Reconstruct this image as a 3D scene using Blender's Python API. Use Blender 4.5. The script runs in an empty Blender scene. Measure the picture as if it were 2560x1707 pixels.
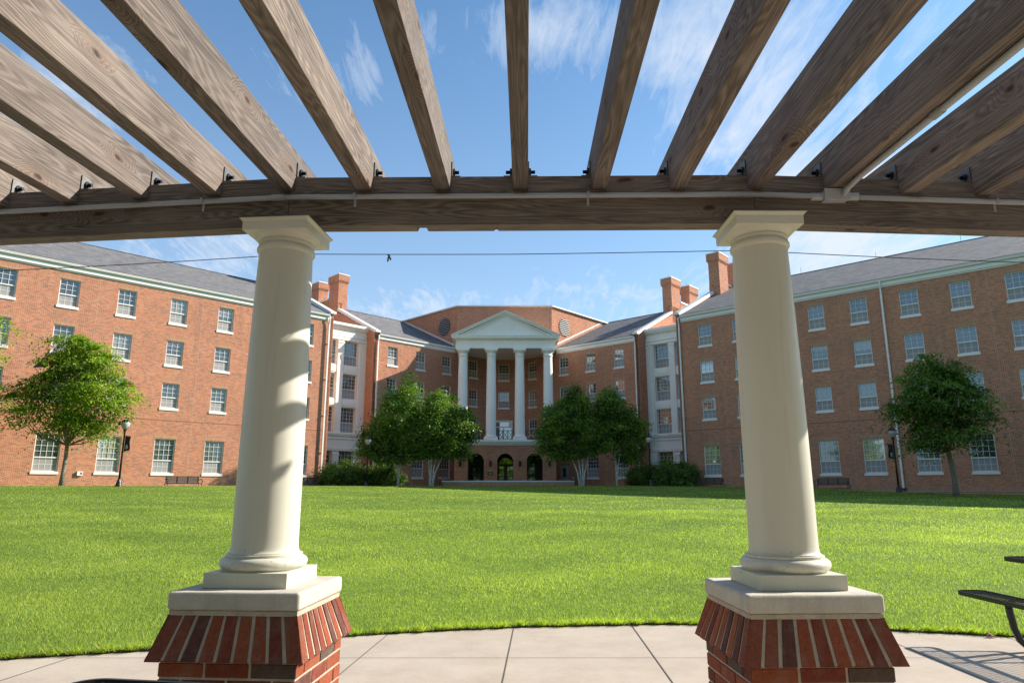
import bpy, bmesh, math, random
import numpy as np
from mathutils import Vector, Matrix
R_ = math.radians
random.seed(7)
rng = np.random.default_rng(11)
sc = bpy.context.scene
COL = sc.collection
EYE = 1.4

# ------------------------------------------------------------------ camera
cd = bpy.data.cameras.new('camera'); cam = bpy.data.objects.new('camera', cd); COL.objects.link(cam)
cam.location = (0, 0, EYE); cam.rotation_euler = (R_(90 + 12.12), 0, 0)
cd.lens = 24.0; cd.sensor_width = 36.0; cd.clip_start = 0.05; cd.clip_end = 6000
sc.camera = cam

# ------------------------------------------------------------------ sun, sky, exposure
AZ, EL = 71.0, 32.0
sd = Vector((math.sin(R_(AZ)) * math.cos(R_(EL)), math.cos(R_(AZ)) * math.cos(R_(EL)), math.sin(R_(EL))))
sl = bpy.data.lights.new('sun', 'SUN'); sl.energy = 5.0; sl.angle = R_(0.6); sl.color = (1.0, 0.93, 0.82)
so = bpy.data.objects.new('sun', sl); COL.objects.link(so)
so.rotation_euler = (-sd).to_track_quat('-Z', 'Y').to_euler(); so.location = (30, 10, 40)
sc.view_settings.view_transform = 'Standard'; sc.view_settings.look = 'None'
sc.view_settings.gamma = 1.0; sc.view_settings.exposure = 0.95
SKY_STRENGTH = 0.092

class NT:
    """small helper for node trees"""
    def __init__(s, tree): s.t = tree; s.n = tree.nodes; s.l = tree.links
    def node(s, typ, ins=None, **kw):
        nd = s.n.new(typ)
        for k, v in kw.items(): setattr(nd, k, v)
        if ins:
            for k, v in ins.items():
                if hasattr(v, 'is_linked') or isinstance(v, bpy.types.NodeSocket): s.l.new(v, nd.inputs[k])
                else: nd.inputs[k].default_value = v
        return nd
    def math(s, op, a, b=0.0, c=0.0, clamp=False):
        nd = s.n.new('ShaderNodeMath'); nd.operation = op; nd.use_clamp = clamp
        for i, v in enumerate((a, b, c)):
            if isinstance(v, bpy.types.NodeSocket): s.l.new(v, nd.inputs[i])
            else: nd.inputs[i].default_value = v
        return nd.outputs[0]
    def mix(s, f, a, b, mode='MIX'):
        nd = s.n.new('ShaderNodeMix'); nd.data_type = 'RGBA'; nd.blend_type = mode
        for i, v in ((0, f), (6, a), (7, b)):
            if isinstance(v, bpy.types.NodeSocket): s.l.new(v, nd.inputs[i])
            else: nd.inputs[i].default_value = (tuple(v) + (1,) if i and len(v) == 3 else v)
        return nd.outputs[2]
    def ramp(s, f, stops):
        nd = s.n.new('ShaderNodeValToRGB'); e = nd.color_ramp.elements
        while len(e) < len(stops): e.new(0.5)
        for i, (p, c) in enumerate(stops):
            e[i].position = p; e[i].color = (c, c, c, 1) if isinstance(c, (int, float)) else tuple(c) + (1,)
        s.l.new(f, nd.inputs[0]); return nd.outputs[0]
    def noise(s, vec, scale, detail=3, rough=0.5, dist=0.0):
        nd = s.n.new('ShaderNodeTexNoise'); nd.inputs['Scale'].default_value = scale
        nd.inputs['Detail'].default_value = detail; nd.inputs['Roughness'].default_value = rough
        nd.inputs['Distortion'].default_value = dist
        if vec is not None: s.l.new(vec, nd.inputs['Vector'])
        return nd.outputs['Fac']
    def mapping(s, vec, scale=(1, 1, 1), loc=(0, 0, 0), rot=(0, 0, 0)):
        nd = s.n.new('ShaderNodeMapping'); nd.inputs['Scale'].default_value = scale
        nd.inputs['Location'].default_value = loc; nd.inputs['Rotation'].default_value = rot
        s.l.new(vec, nd.inputs['Vector']); return nd.outputs[0]

def build_world():
    w = bpy.data.worlds.new('World'); sc.world = w; w.use_nodes = True
    t = NT(w.node_tree); t.n.clear()
    sky = t.node('ShaderNodeTexSky', sky_type='NISHITA')
    sky.sun_disc = False; sky.sun_elevation = R_(EL); sky.sun_rotation = R_(AZ)
    sky.air_density = 1.0; sky.dust_density = 0.6; sky.ozone_density = 1.6
    geo = t.node('ShaderNodeTexCoord')
    d = geo.outputs['Generated']
    sep = t.node('ShaderNodeSeparateXYZ', {0: d})
    x, y, z = sep.outputs
    zz = t.math('MAXIMUM', z, 0.02)
    k = t.math('ADD', zz, 0.12)
    px = t.math('DIVIDE', x, k); py = t.math('DIVIDE', y, k)
    pl = t.node('ShaderNodeCombineXYZ', {0: px, 1: py, 2: 0.0}).outputs[0]
    wisp = t.noise(t.mapping(pl, (3.2, 1.3, 1), rot=(0, 0, R_(-18))), 2.2, 9, 0.62, 1.1)
    fine = t.noise(t.mapping(pl, (6.5, 1.4, 1), rot=(0, 0, R_(12))), 4.0, 8, 0.65, 1.6)
    broad = t.noise(t.mapping(pl, (1, 1, 1), loc=(3.1, 1.7, 0)), 0.9, 4, 0.5, 0.3)
    tex = t.math('ADD', t.math('MULTIPLY', wisp, 0.6), t.math('MULTIPLY', fine, 0.4))
    # where in the sky the banks of cloud stand: direction, half width, strength
    total = None
    def bank(az, el, waz, wel, st):
        nonlocal total
        a = t.node('ShaderNodeMath', operation='ARCTAN2'); t.l.new(x, a.inputs[0]); t.l.new(y, a.inputs[1])
        e = t.math('ARCSINE', z)
        da = t.math('DIVIDE', t.math('SUBTRACT', a.outputs[0], R_(az)), R_(waz))
        de = t.math('DIVIDE', t.math('SUBTRACT', e, R_(el)), R_(wel))
        r2 = t.math('ADD', t.math('MULTIPLY', da, da), t.math('MULTIPLY', de, de))
        g = t.math('MULTIPLY', t.math('EXPONENT', t.math('MULTIPLY', r2, -1.0)), st)
        total = g if total is None else t.math('ADD', total, g)
    for b in BANKS: bank(*b)
    dens = t.math('ADD', t.math('MULTIPLY', broad, 0.28), total)
    cl = t.math('SUBTRACT', t.math('ADD', tex, dens), 0.93)
    cl = t.math('MULTIPLY', cl, 2.1, clamp=True)
    cl = t.math('POWER', cl, 0.9)
    haze = t.math('MULTIPLY', t.math('POWER', t.math('SUBTRACT', 1.0, zz, clamp=True), 2.6), 0.66)
    cover = t.math('MINIMUM', t.math('ADD', cl, haze), 0.93)
    tint = t.mix(1.0, sky.outputs[0], (0.61, 0.97, 1.14), 'MULTIPLY')
    col = t.mix(cover, tint, (4.75, 5.15, 5.75))
    bg = t.node('ShaderNodeBackground', {'Color': col, 'Strength': SKY_STRENGTH})
    t.node('ShaderNodeOutputWorld', {'Surface': bg.outputs[0]})
# azimuth, elevation (deg), half widths, strength
BANKS = [(19, 31, 9, 9, 0.33), (12, 36, 10, 5, 0.16), (32, 33, 16, 8, 0.24), (-7, 36, 9, 4.2, 0.27), (3, 38, 6, 3.6, 0.25),
         (-18, 32, 8, 4.2, 0.29), (-35.5, 27.5, 5, 4, 0.42), (-28, 30, 8, 5, 0.14), (-35, 13, 16, 3.6, 0.34), (28, 16, 12, 3.8, 0.30),
         (0, 12, 30, 5, 0.30), (-23, 19, 8, 3.6, 0.36), (24, 20, 7, 3, 0.20), (6, 17, 9, 3, 0.16), (-8, 15, 8, 2.5, 0.16), (26, 23, 8, 4, 0.20), (38, 22, 12, 5, 0.28), (-4, 24, 30, 8, 0.06),
         (150, 58, 60, 22, 0.42), (-150, 58, 60, 22, 0.42), (-105, 50, 40, 22, 0.34), (110, 60, 40, 20, 0.2)]  # unseen clouds behind the view, added as neutral fill for the shaded fronts
build_world()

# ------------------------------------------------------------------ materials
def mat(name):
    m = bpy.data.materials.new(name); m.use_nodes = True
    t = NT(m.node_tree); b = t.n['Principled BSDF']
    return m, t, b
def simple(name, col, rough=0.6, metal=0.0, noise=0.12, scale=3.0, bump=0.0, spec=0.5):
    m, t, b = mat(name)
    tc = t.node('ShaderNodeTexCoord').outputs['Object']
    n = t.noise(tc, scale, 5, 0.6)
    n2 = t.noise(tc, scale * 9, 4, 0.6)
    f = t.math('ADD', t.math('MULTIPLY', n, 0.6), t.math('MULTIPLY', n2, 0.4))
    lo = tuple(c * (1 - noise * 1.6) for c in col); hi = tuple(min(1, c * (1 + noise)) for c in col)
    t.l.new(t.ramp(f, [(0.3, lo), (0.7, hi)]), b.inputs['Base Color'])
    b.inputs['Roughness'].default_value = rough; b.inputs['Metallic'].default_value = metal
    b.inputs['Specular IOR Level'].default_value = spec
    if bump:
        bp = t.node('ShaderNodeBump', {'Height': n2, 'Strength': bump, 'Distance': 0.01})
        t.l.new(bp.outputs[0], b.inputs['Normal'])
    return m

def brick_mat(name, soldier=False, gain=1.0, dark=False):
    m, t, b = mat(name)
    uv = t.node('ShaderNodeUVMap').outputs[0]
    v = t.mapping(uv, rot=(0, 0, R_(90))) if soldier else uv
    br = t.n.new('ShaderNodeTexBrick'); t.l.new(v, br.inputs['Vector'])
    br.offset = 0.0 if soldier else 0.5
    for k, val in (('Scale', 1.0), ('Mortar Size', 0.0076), ('Mortar Smooth', 0.3), ('Bias', 0.0), ('Brick Width', 0.31 if soldier else 0.213), ('Row Height', 0.0667)):
        br.inputs[k].default_value = val
    br.inputs['Color1'].default_value = (0, 0, 0, 1); br.inputs['Color2'].default_value = (1, 1, 1, 1); br.inputs['Mortar'].default_value = (0.5, 0.5, 0.5, 1)
    g = gain
    c = lambda r, gg, bb: (r * g, gg * g, bb * g)
    if soldier: stops = [(0.0, c(.36, .155, .078)), (0.5, c(.44, .20, .105)), (1.0, c(.50, .25, .14))]
    else: stops = [(0.0, c(.26, .12, .08)), (0.09, c(.30, .115, .066)), (0.18, c(.40, .132, .066)), (0.6, c(.49, .165, .075)), (1.0, c(.56, .22, .11))]
    col = t.ramp(br.outputs['Color'], stops)
    big = t.noise(t.mapping(uv, (0.35, 0.5, 1)), 1.0, 5, 0.6)
    col = t.mix(1.0, col, t.ramp(big, [(0.28, 0.82), (0.5, 0.98), (0.72, 1.10)]), 'MULTIPLY')
    fine = t.noise(uv, 38.0, 3, 0.6)
    col = t.mix(1.0, col, t.ramp(fine, [(0.25, 0.8), (0.75, 1.16)]), 'MULTIPLY')
    damp = t.noise(t.mapping(uv, (1.6, 0.10, 1), loc=(5, 3, 0)), 1.0, 6, 0.72)
    col = t.mix(1.0, col, t.ramp(damp, [(0.30, 0.74), (0.46, 1.0)]), 'MULTIPLY')
    streak = t.noise(t.mapping(uv, (0.9, 0.12, 1)), 1.3, 6, 0.7)
    col = t.mix(t.ramp(streak, [(0.62, 0.0), (0.8, 0.22)]), col, (.52, .43, .36))
    col = t.mix(br.outputs['Fac'], col, c(.62, .49, .375))
    t.l.new(col, b.inputs['Base Color']); b.inputs['Roughness'].default_value = 0.9
    b.inputs['Specular IOR Level'].default_value = 0.2
    bp = t.node('ShaderNodeBump', {'Height': t.math('SUBTRACT', 1.0, br.outputs['Fac']), 'Strength': 0.6, 'Distance': 0.006})
    t.l.new(bp.outputs[0], b.inputs['Normal'])
    return m

def shingle_mat():
    m, t, b = mat('asphalt_shingle')
    uv = t.node('ShaderNodeUVMap').outputs[0]
    br = t.n.new('ShaderNodeTexBrick'); t.l.new(uv, br.inputs['Vector']); br.offset = 0.37
    for k, val in (('Scale', 1.0), ('Mortar Size', 0.012), ('Mortar Smooth', 0.4), ('Brick Width', 0.42), ('Row Height', 0.19)): br.inputs[k].default_value = val
    br.inputs['Color1'].default_value = (0, 0, 0, 1); br.inputs['Color2'].default_value = (1, 1, 1, 1); br.inputs['Mortar'].default_value = (.2, .2, .2, 1)
    col = t.ramp(br.outputs['Color'], [(0, (.095, .090, .090)), (0.5, (.140, .133, .133)), (1, (.20, .191, .19))])
    n = t.noise(t.mapping(uv, (1, 3, 1)), 2.4, 8, 0.75)
    col = t.mix(1.0, col, t.ramp(n, [(0.3, 0.72), (0.7, 1.22)]), 'MULTIPLY')
    col = t.mix(t.math('MULTIPLY', br.outputs['Fac'], 0.55), col, (.07, .068, .07))
    t.l.new(col, b.inputs['Base Color']); b.inputs['Roughness'].default_value = 0.88
    bp = t.node('ShaderNodeBump', {'Height': n, 'Strength': 0.5, 'Distance': 0.03}); t.l.new(bp.outputs[0], b.inputs['Normal'])
    return m

def wood_mat():
    m, t, b = mat('weathered_cedar')
    tc = t.node('ShaderNodeTexCoord').outputs['Object']
    rnd = t.node('ShaderNodeObjectInfo').outputs['Random']
    off = t.node('ShaderNodeCombineXYZ', {0: t.math('MULTIPLY', rnd, 37.0), 1: t.math('MULTIPLY', rnd, 91.0), 2: t.math('MULTIPLY', rnd, 13.0)}).outputs[0]
    add = t.node('ShaderNodeVectorMath', {0: tc, 1: off}, operation='ADD').outputs[0]
    # knots: sparse cells along the board
    vo = t.n.new('ShaderNodeTexVoronoi'); vo.voronoi_dimensions = '2D'; vo.inputs['Scale'].default_value = 1.0
    ks = t.node('ShaderNodeSeparateXYZ', {0: add}).outputs
    kv = t.node('ShaderNodeCombineXYZ', {0: t.math('MULTIPLY', ks[1], 2.0), 1: t.math('ADD', t.math('MULTIPLY', ks[2], 5.0), t.math('MULTIPLY', ks[0], 4.0)), 2: 0.0}).outputs[0]
    wob = t.noise(t.mapping(add, (9, 9, 9)), 1.0, 2)
    kv = t.node('ShaderNodeVectorMath', {0: kv, 1: t.node('ShaderNodeCombineXYZ', {0: t.math('MULTIPLY', wob, .16), 1: t.math('MULTIPLY', wob, .12), 2: 0.0}).outputs[0]}, operation='ADD').outputs[0]
    t.l.new(kv, vo.inputs['Vector'])
    kd = vo.outputs['Distance']
    keep = t.math('GREATER_THAN', t.node('ShaderNodeSeparateColor', {0: vo.outputs['Color']}).outputs[0], 0.50)
    knot = t.math('MULTIPLY', t.ramp(kd, [(0.035, 1.0), (0.085, 0.0)]), keep)
    halo = t.math('MULTIPLY', t.ramp(kd, [(0.05, 1.0), (0.32, 0.0)]), keep)
    # growth rings cut along the board: contour lines of a stretched field, bent round the knots
    f = t.noise(t.mapping(add, (3.4, 0.30, 3.4)), 1.5, 3, 0.45, 0.15)
    f = t.math('ADD', f, t.math('MULTIPLY', halo, 0.16))
    ring = t.math('SINE', t.math('MULTIPLY', f, 230.0))
    ring = t.math('ADD', t.math('MULTIPLY', ring, 0.5), 0.5)
    fib = t.noise(t.mapping(add, (95, 2.2, 95)), 1.0, 4, 0.6)
    chk = t.noise(t.mapping(add, (150, 1.0, 150)), 1.0, 2, 0.5)
    blot = t.noise(t.mapping(add, (2.2, 1.2, 2.2)), 1.3, 6, 0.65)
    col = t.mix(t.ramp(blot, [(0.32, 0.0), (0.68, 1.0)]), (.080, .064, .054), (.175, .143, .122))
    col = t.mix(t.math('MULTIPLY', ring, 0.42), col, (.29, .247, .215))
    col = t.mix(1.0, col, t.ramp(fib, [(0.25, 0.58), (0.75, 1.28)]), 'MULTIPLY')
    col = t.mix(t.ramp(chk, [(0.68, 0.0), (0.76, 0.75)]), col, (.06, .045, .038))
    col = t.mix(t.math('MULTIPLY', halo, 0.35), col, (.15, .085, .055))
    col = t.mix(t.math('MULTIPLY', knot, 0.92), col, (.035, .022, .018))
    t.l.new(col, b.inputs['Base Color']); b.inputs['Roughness'].default_value = 0.82
    b.inputs['Specular IOR Level'].default_value = 0.25
    col = t.mix(1.0, col, t.ramp(rnd, [(0.0, (.80, .79, .80)), (0.5, (1.0, .98, .97)), (1.0, (1.14, 1.10, 1.06))]), 'MULTIPLY')
    t.l.new(col, b.inputs['Base Color'])
    h = t.math('ADD', t.math('MULTIPLY', ring, 0.4), t.math('ADD', fib, t.math('MULTIPLY', knot, -1.0)))
    bp = t.node('ShaderNodeBump', {'Height': h, 'Strength': 0.55, 'Distance': 0.004}); t.l.new(bp.outputs[0], b.inputs['Normal'])
    return m

def face_col_mat(name, rough=0.85, nscale=60.0, amt=0.35, bump=0.5):
    m, t, b = mat(name)
    a = t.node('ShaderNodeAttribute', attribute_name='fcol').outputs['Color']
    tc = t.node('ShaderNodeTexCoord').outputs['Object']
    n = t.noise(tc, nscale, 6, 0.7); n2 = t.noise(tc, nscale * 0.2, 4, 0.6)
    col = t.mix(1.0, a, t.ramp(n, [(0.25, 1 - amt), (0.7, 1 + amt * 0.4)]), 'MULTIPLY')
    col = t.mix(t.ramp(n2, [(0.5, 0.0), (0.8, 0.28)]), col, (.30, .24, .20))
    pits = t.ramp(t.noise(tc, nscale * 2.2, 2, 0.5), [(0.28, 0.25), (0.36, 1.0)])
    col = t.mix(1.0, col, pits, 'MULTIPLY')
    t.l.new(col, b.inputs['Base Color']); b.inputs['Roughness'].default_value = rough; b.inputs['Specular IOR Level'].default_value = 0.2
    bp = t.node('ShaderNodeBump', {'Height': n, 'Strength': bump, 'Distance': 0.004}); t.l.new(bp.outputs[0], b.inputs['Normal'])
    return m

def glass_mat(name, base, refl=0.30, rough=0.02, curtain=None):
    m, t, b = mat(name)
    tc = t.node('ShaderNodeTexCoord').outputs['Object']
    gl = t.node('ShaderNodeBsdfGlossy', {'Roughness': rough, 'Color': (.86, .93, .97, 1)})
    wob = t.noise(tc, 1.7, 2, 0.5)
    bp = t.node('ShaderNodeBump', {'Height': wob, 'Strength': 0.02, 'Distance': 0.05}); t.l.new(bp.outputs[0], gl.inputs['Normal'])
    fr = t.node('ShaderNodeFresnel', {'IOR': 1.5}).outputs[0]
    fac = t.math('ADD', t.math('MULTIPLY', fr, 1.4), refl, clamp=True)
    c = t.mix(t.noise(tc, 0.9, 3), tuple(x * 0.6 for x in base), tuple(x * 1.4 for x in base))
    if curtain:
        wv = t.noise(t.mapping(tc, (14, 1, 0.3)), 1.0, 2)
        c = t.mix(t.ramp(wv, [(0.35, 0.0), (0.6, 1.0)]), c, curtain)
    t.l.new(c, b.inputs['Base Color']); b.inputs['Roughness'].default_value = 0.5
    ms = t.node('ShaderNodeMixShader', {0: fac, 1: b.outputs[0], 2: gl.outputs[0]})
    t.l.new(ms.outputs[0], t.n['Material Output'].inputs[0])
    return m

def leaf_mat(name, c_dark, c_light, trans=0.42):
    m, t, b = mat(name)
    a = t.node('ShaderNodeAttribute', attribute_name='tint').outputs['Fac']
    col = t.mix(a, c_dark, c_light)
    t.l.new(col, b.inputs['Base Color']); b.inputs['Roughness'].default_value = 0.45; b.inputs['Specular IOR Level'].default_value = 0.35
    tr = t.node('ShaderNodeBsdfTranslucent', {'Color': t.mix(1.0, col, (1.15, 1.5, 0.45), 'MULTIPLY')})
    ms = t.node('ShaderNodeMixShader', {0: trans, 1: b.outputs[0], 2: tr.outputs[0]})
    t.l.new(ms.outputs[0], t.n['Material Output'].inputs[0])
    return m

def ground_mat(name, cols, scale, bump=0.4):
    m, t, b = mat(name)
    g = t.node('ShaderNodeNewGeometry').outputs['Position']
    n1 = t.noise(g, scale, 8, 0.7); n2 = t.noise(t.mapping(g, (0.35, 0.9, 1)), 0.5, 4, 0.6); n3 = t.noise(g, scale * 8, 4, 0.7)
    f = t.math('ADD', t.math('MULTIPLY', n1, 0.4), t.math('ADD', t.math('MULTIPLY', n2, 0.25), t.math('MULTIPLY', n3, 0.35)))
    t.l.new(t.ramp(f, [(0.38, cols[0]), (0.5, cols[1]), (0.62, cols[2])]), b.inputs['Base Color'])
    b.inputs['Roughness'].default_value = 0.9; b.inputs['Specular IOR Level'].default_value = 0.15
    bp = t.node('ShaderNodeBump', {'Height': f, 'Strength': bump, 'Distance': 0.02}); t.l.new(bp.outputs[0], b.inputs['Normal'])
    return m

def concrete_mat():
    m, t, b = mat('broom_finished_concrete')
    g = t.node('ShaderNodeNewGeometry').outputs['Position']
    n1 = t.noise(g, 1.6, 7, 0.7); n2 = t.noise(g, 60, 5, 0.7); n3 = t.noise(t.mapping(g, (1, 14, 1)), 9, 3, 0.6)
    f = t.math('ADD', t.math('MULTIPLY', n1, 0.5), t.math('ADD', t.math('MULTIPLY', n2, 0.3), t.math('MULTIPLY', n3, 0.2)))
    col = t.ramp(f, [(0.34, (.33, .265, .205)), (0.5, (.42, .345, .275)), (0.66, (.49, .415, .335))])
    spots = t.ramp(t.noise(g, 130, 2, 0.5), [(0.24, 0.55), (0.32, 1.0)])
    col = t.mix(1.0, col, spots, 'MULTIPLY')
    t.l.new(col, b.inputs['Base Color']); b.inputs['Roughness'].default_value = 0.85; b.inputs['Specular IOR Level'].default_value = 0.2
    bp = t.node('ShaderNodeBump', {'Height': n2, 'Strength': 0.4, 'Distance': 0.003}); t.l.new(bp.outputs[0], b.inputs['Normal'])
    return m

def birch_mat():
    m, t, b = mat('birch_bark')
    tc = t.node('ShaderNodeTexCoord').outputs['Object']
    n = t.noise(t.mapping(tc, (2.5, 2.5, 9)), 1.6, 5, 0.65); n2 = t.noise(t.mapping(tc, (6, 6, 26)), 1.0, 3, 0.6)
    col = t.mix(t.ramp(n, [(0.42, 0.0), (0.62, 1.0)]), (.42, .40, .37), (.74, .72, .68))
    col = t.mix(t.ramp(n2, [(0.60, 0.0), (0.66, 0.9)]), col, (.045, .04, .038))
    t.l.new(col, b.inputs['Base Color']); b.inputs['Roughness'].default_value = 0.7
    return m

M = {}
M['brick'] = brick_mat('red_brick_wall'); M['soldier'] = brick_mat('soldier_brick', soldier=True)
M['brickband'] = simple('projecting_brick_course', (.36, .15, .085), 0.9, noise=0.25, scale=4)
M['shingle'] = shingle_mat(); M['wood'] = wood_mat()
M['trim'] = simple('painted_white_trim', (.78, .755, .69), 0.5, noise=0.04, scale=1.2)
M['cool'] = simple('painted_pale_stucco', (.86, .835, .76), 0.55, noise=0.05, scale=0.8)
M['coping'] = simple('pale_coping_stone', (.76, .74, .70), 0.6, noise=0.08, scale=1.5)
M['cream'] = simple('cream_painted_column', (.60, .57, .455), 0.38, noise=0.035, scale=2.2)
def cream_mat():
    m, t, b = mat('cream_column_paint')
    tc = t.node('ShaderNodeTexCoord').outputs['Object']
    n = t.noise(t.mapping(tc, (1.5, 1.5, .6)), 2.0, 5, 0.6)
    col = t.ramp(n, [(0.3, (.56, .535, .445)), (0.7, (.615, .59, .50))])
    streak = t.noise(t.mapping(tc, (22, 22, 1.4)), 1.0, 5, 0.65)
    col = t.mix(t.ramp(streak, [(0.56, 0.0), (0.75, 0.35)]), col, (.40, .37, .28))
    z = t.node('ShaderNodeSeparateXYZ', {0: tc}).outputs[2]
    low = t.math('MULTIPLY', t.math('LESS_THAN', z, 1.125), t.math('GREATER_THAN', z, 1.0))
    sp = t.ramp(t.noise(tc, 45, 5, 0.75), [(0.60, 0.0), (0.66, 1.0)])
    col = t.mix(t.math('MULTIPLY', t.math('MULTIPLY', sp, low), 0.6), col, (.10, .085, .06))
    sp2 = t.ramp(t.noise(tc, 70, 3, 0.6), [(0.74, 0.0), (0.77, 0.7)])
    col = t.mix(sp2, col, (.12, .10, .07))
    t.l.new(col, b.inputs['Base Color']); b.inputs['Roughness'].default_value = 0.42
    bp = t.node('ShaderNodeBump', {'Height': streak, 'Strength': 0.05, 'Distance': 0.005}); t.l.new(bp.outputs[0], b.inputs['Normal'])
    return m
M['cream'] = cream_mat()
M['flash'] = simple('dull_cap_flashing', (.36, .33, .25), 0.5, noise=0.2, scale=6)
M['stone'] = simple('cast_limestone', (.50, .45, .38), 0.85, noise=0.14, scale=12, bump=0.25)
M['pier'] = face_col_mat('pier_brick')
M['mortar'] = simple('lime_mortar', (.50, .42, .32), 0.95, noise=0.2, scale=14, bump=0.8)
M['glass'] = glass_mat('window_glass', (.034, .056, .062), 0.07)
M['glass2'] = glass_mat('window_glass_dark', (.016, .02, .02), 0.10)
M['glass3'] = glass_mat('window_glass_curtain', (.07, .07, .06), 0.22, curtain=(.42, .38, .28))
M['glassdoor'] = glass_mat('door_glass', (.06, .08, .07), 0.26)
M['blind'] = glass_mat('glass_over_blind', (.20, .20, .185), 0.08)
M['screen'] = simple('insect_screen', (.30, .29, .285), 0.6, noise=0.05, scale=2)
M['pvc'] = simple('grey_pvc_conduit', (.34, .345, .36), 0.45, noise=0.06, scale=5)
M['black'] = simple('black_powder_coat', (.016, .016, .018), 0.35, noise=0.1, scale=5)
M['steel'] = simple('dark_galvanised_steel', (.13, .125, .12), 0.45, metal=0.7, noise=0.2, scale=20)
M['bolt'] = simple('black_bolt', (.02, .02, .022), 0.4, metal=0.5, scale=20)
M['louvre'] = simple('grey_louvre_slats', (.36, .34, .315), 0.5, noise=0.05)
M['dark'] = simple('dark_interior', (.012, .011, .010), 0.8, noise=0.1)
M['doorm'] = simple('dark_bronze_door', (.045, .038, .03), 0.4, noise=0.1)
M['greydoor'] = simple('grey_painted_door', (.40, .41, .38), 0.5, noise=0.06)
M['lantern'] = simple('frosted_lamp_glass', (.46, .43, .42), 0.10, noise=0.03, scale=2)
M['gold'] = simple('aged_gold_letters', (.52, .40, .20), 0.4, noise=0.1)
M['concrete'] = concrete_mat(); M['joint'] = simple('dark_joint', (.10, .08, .06), 0.95)
M['lawn'] = ground_mat('lawn_turf', [(.045, .085, .010), (.09, .15, .018), (.14, .21, .03)], 3.5)
M['soil'] = ground_mat('outlying_ground', [(.06, .09, .03), (.08, .12, .035), (.10, .14, .05)], 0.4)
M['blade'] = leaf_mat('grass_blade', (.070, .130, .014), (.80, .78, .18), 0.50)
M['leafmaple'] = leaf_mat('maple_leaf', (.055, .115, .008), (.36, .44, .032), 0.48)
M['leafmaple_shaded'] = leaf_mat('shaded_maple_leaf', (.035, .085, .014), (.20, .29, .040), 0.40)  # maple leaf for the right lawn tree, its shade painted into the colour
M['leafbirch'] = leaf_mat('birch_leaf', (.026, .072, .012), (.27, .38, .048), 0.42)
M['leafshrub'] = leaf_mat('shrub_leaf', (.034, .080, .014), (.20, .30, .050), 0.34)
M['bark'] = simple('grey_brown_bark', (.22, .18, .13), 0.9, noise=0.3, scale=7, bump=0.7)
M['birch'] = birch_mat()
M['banner'] = simple('dark_banner_cloth', (.018, .016, .03), 0.8, noise=0.15)
M['emblem'] = simple('pale_emblem', (.30, .32, .38), 0.7)
M['cable'] = simple('black_cable', (.02, .022, .025), 0.5)
M['rope'] = simple('grey_cord', (.10, .10, .09), 0.8)
M['bluebox'] = simple('utility_sign_blue', (.06, .12, .32), 0.5)

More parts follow.
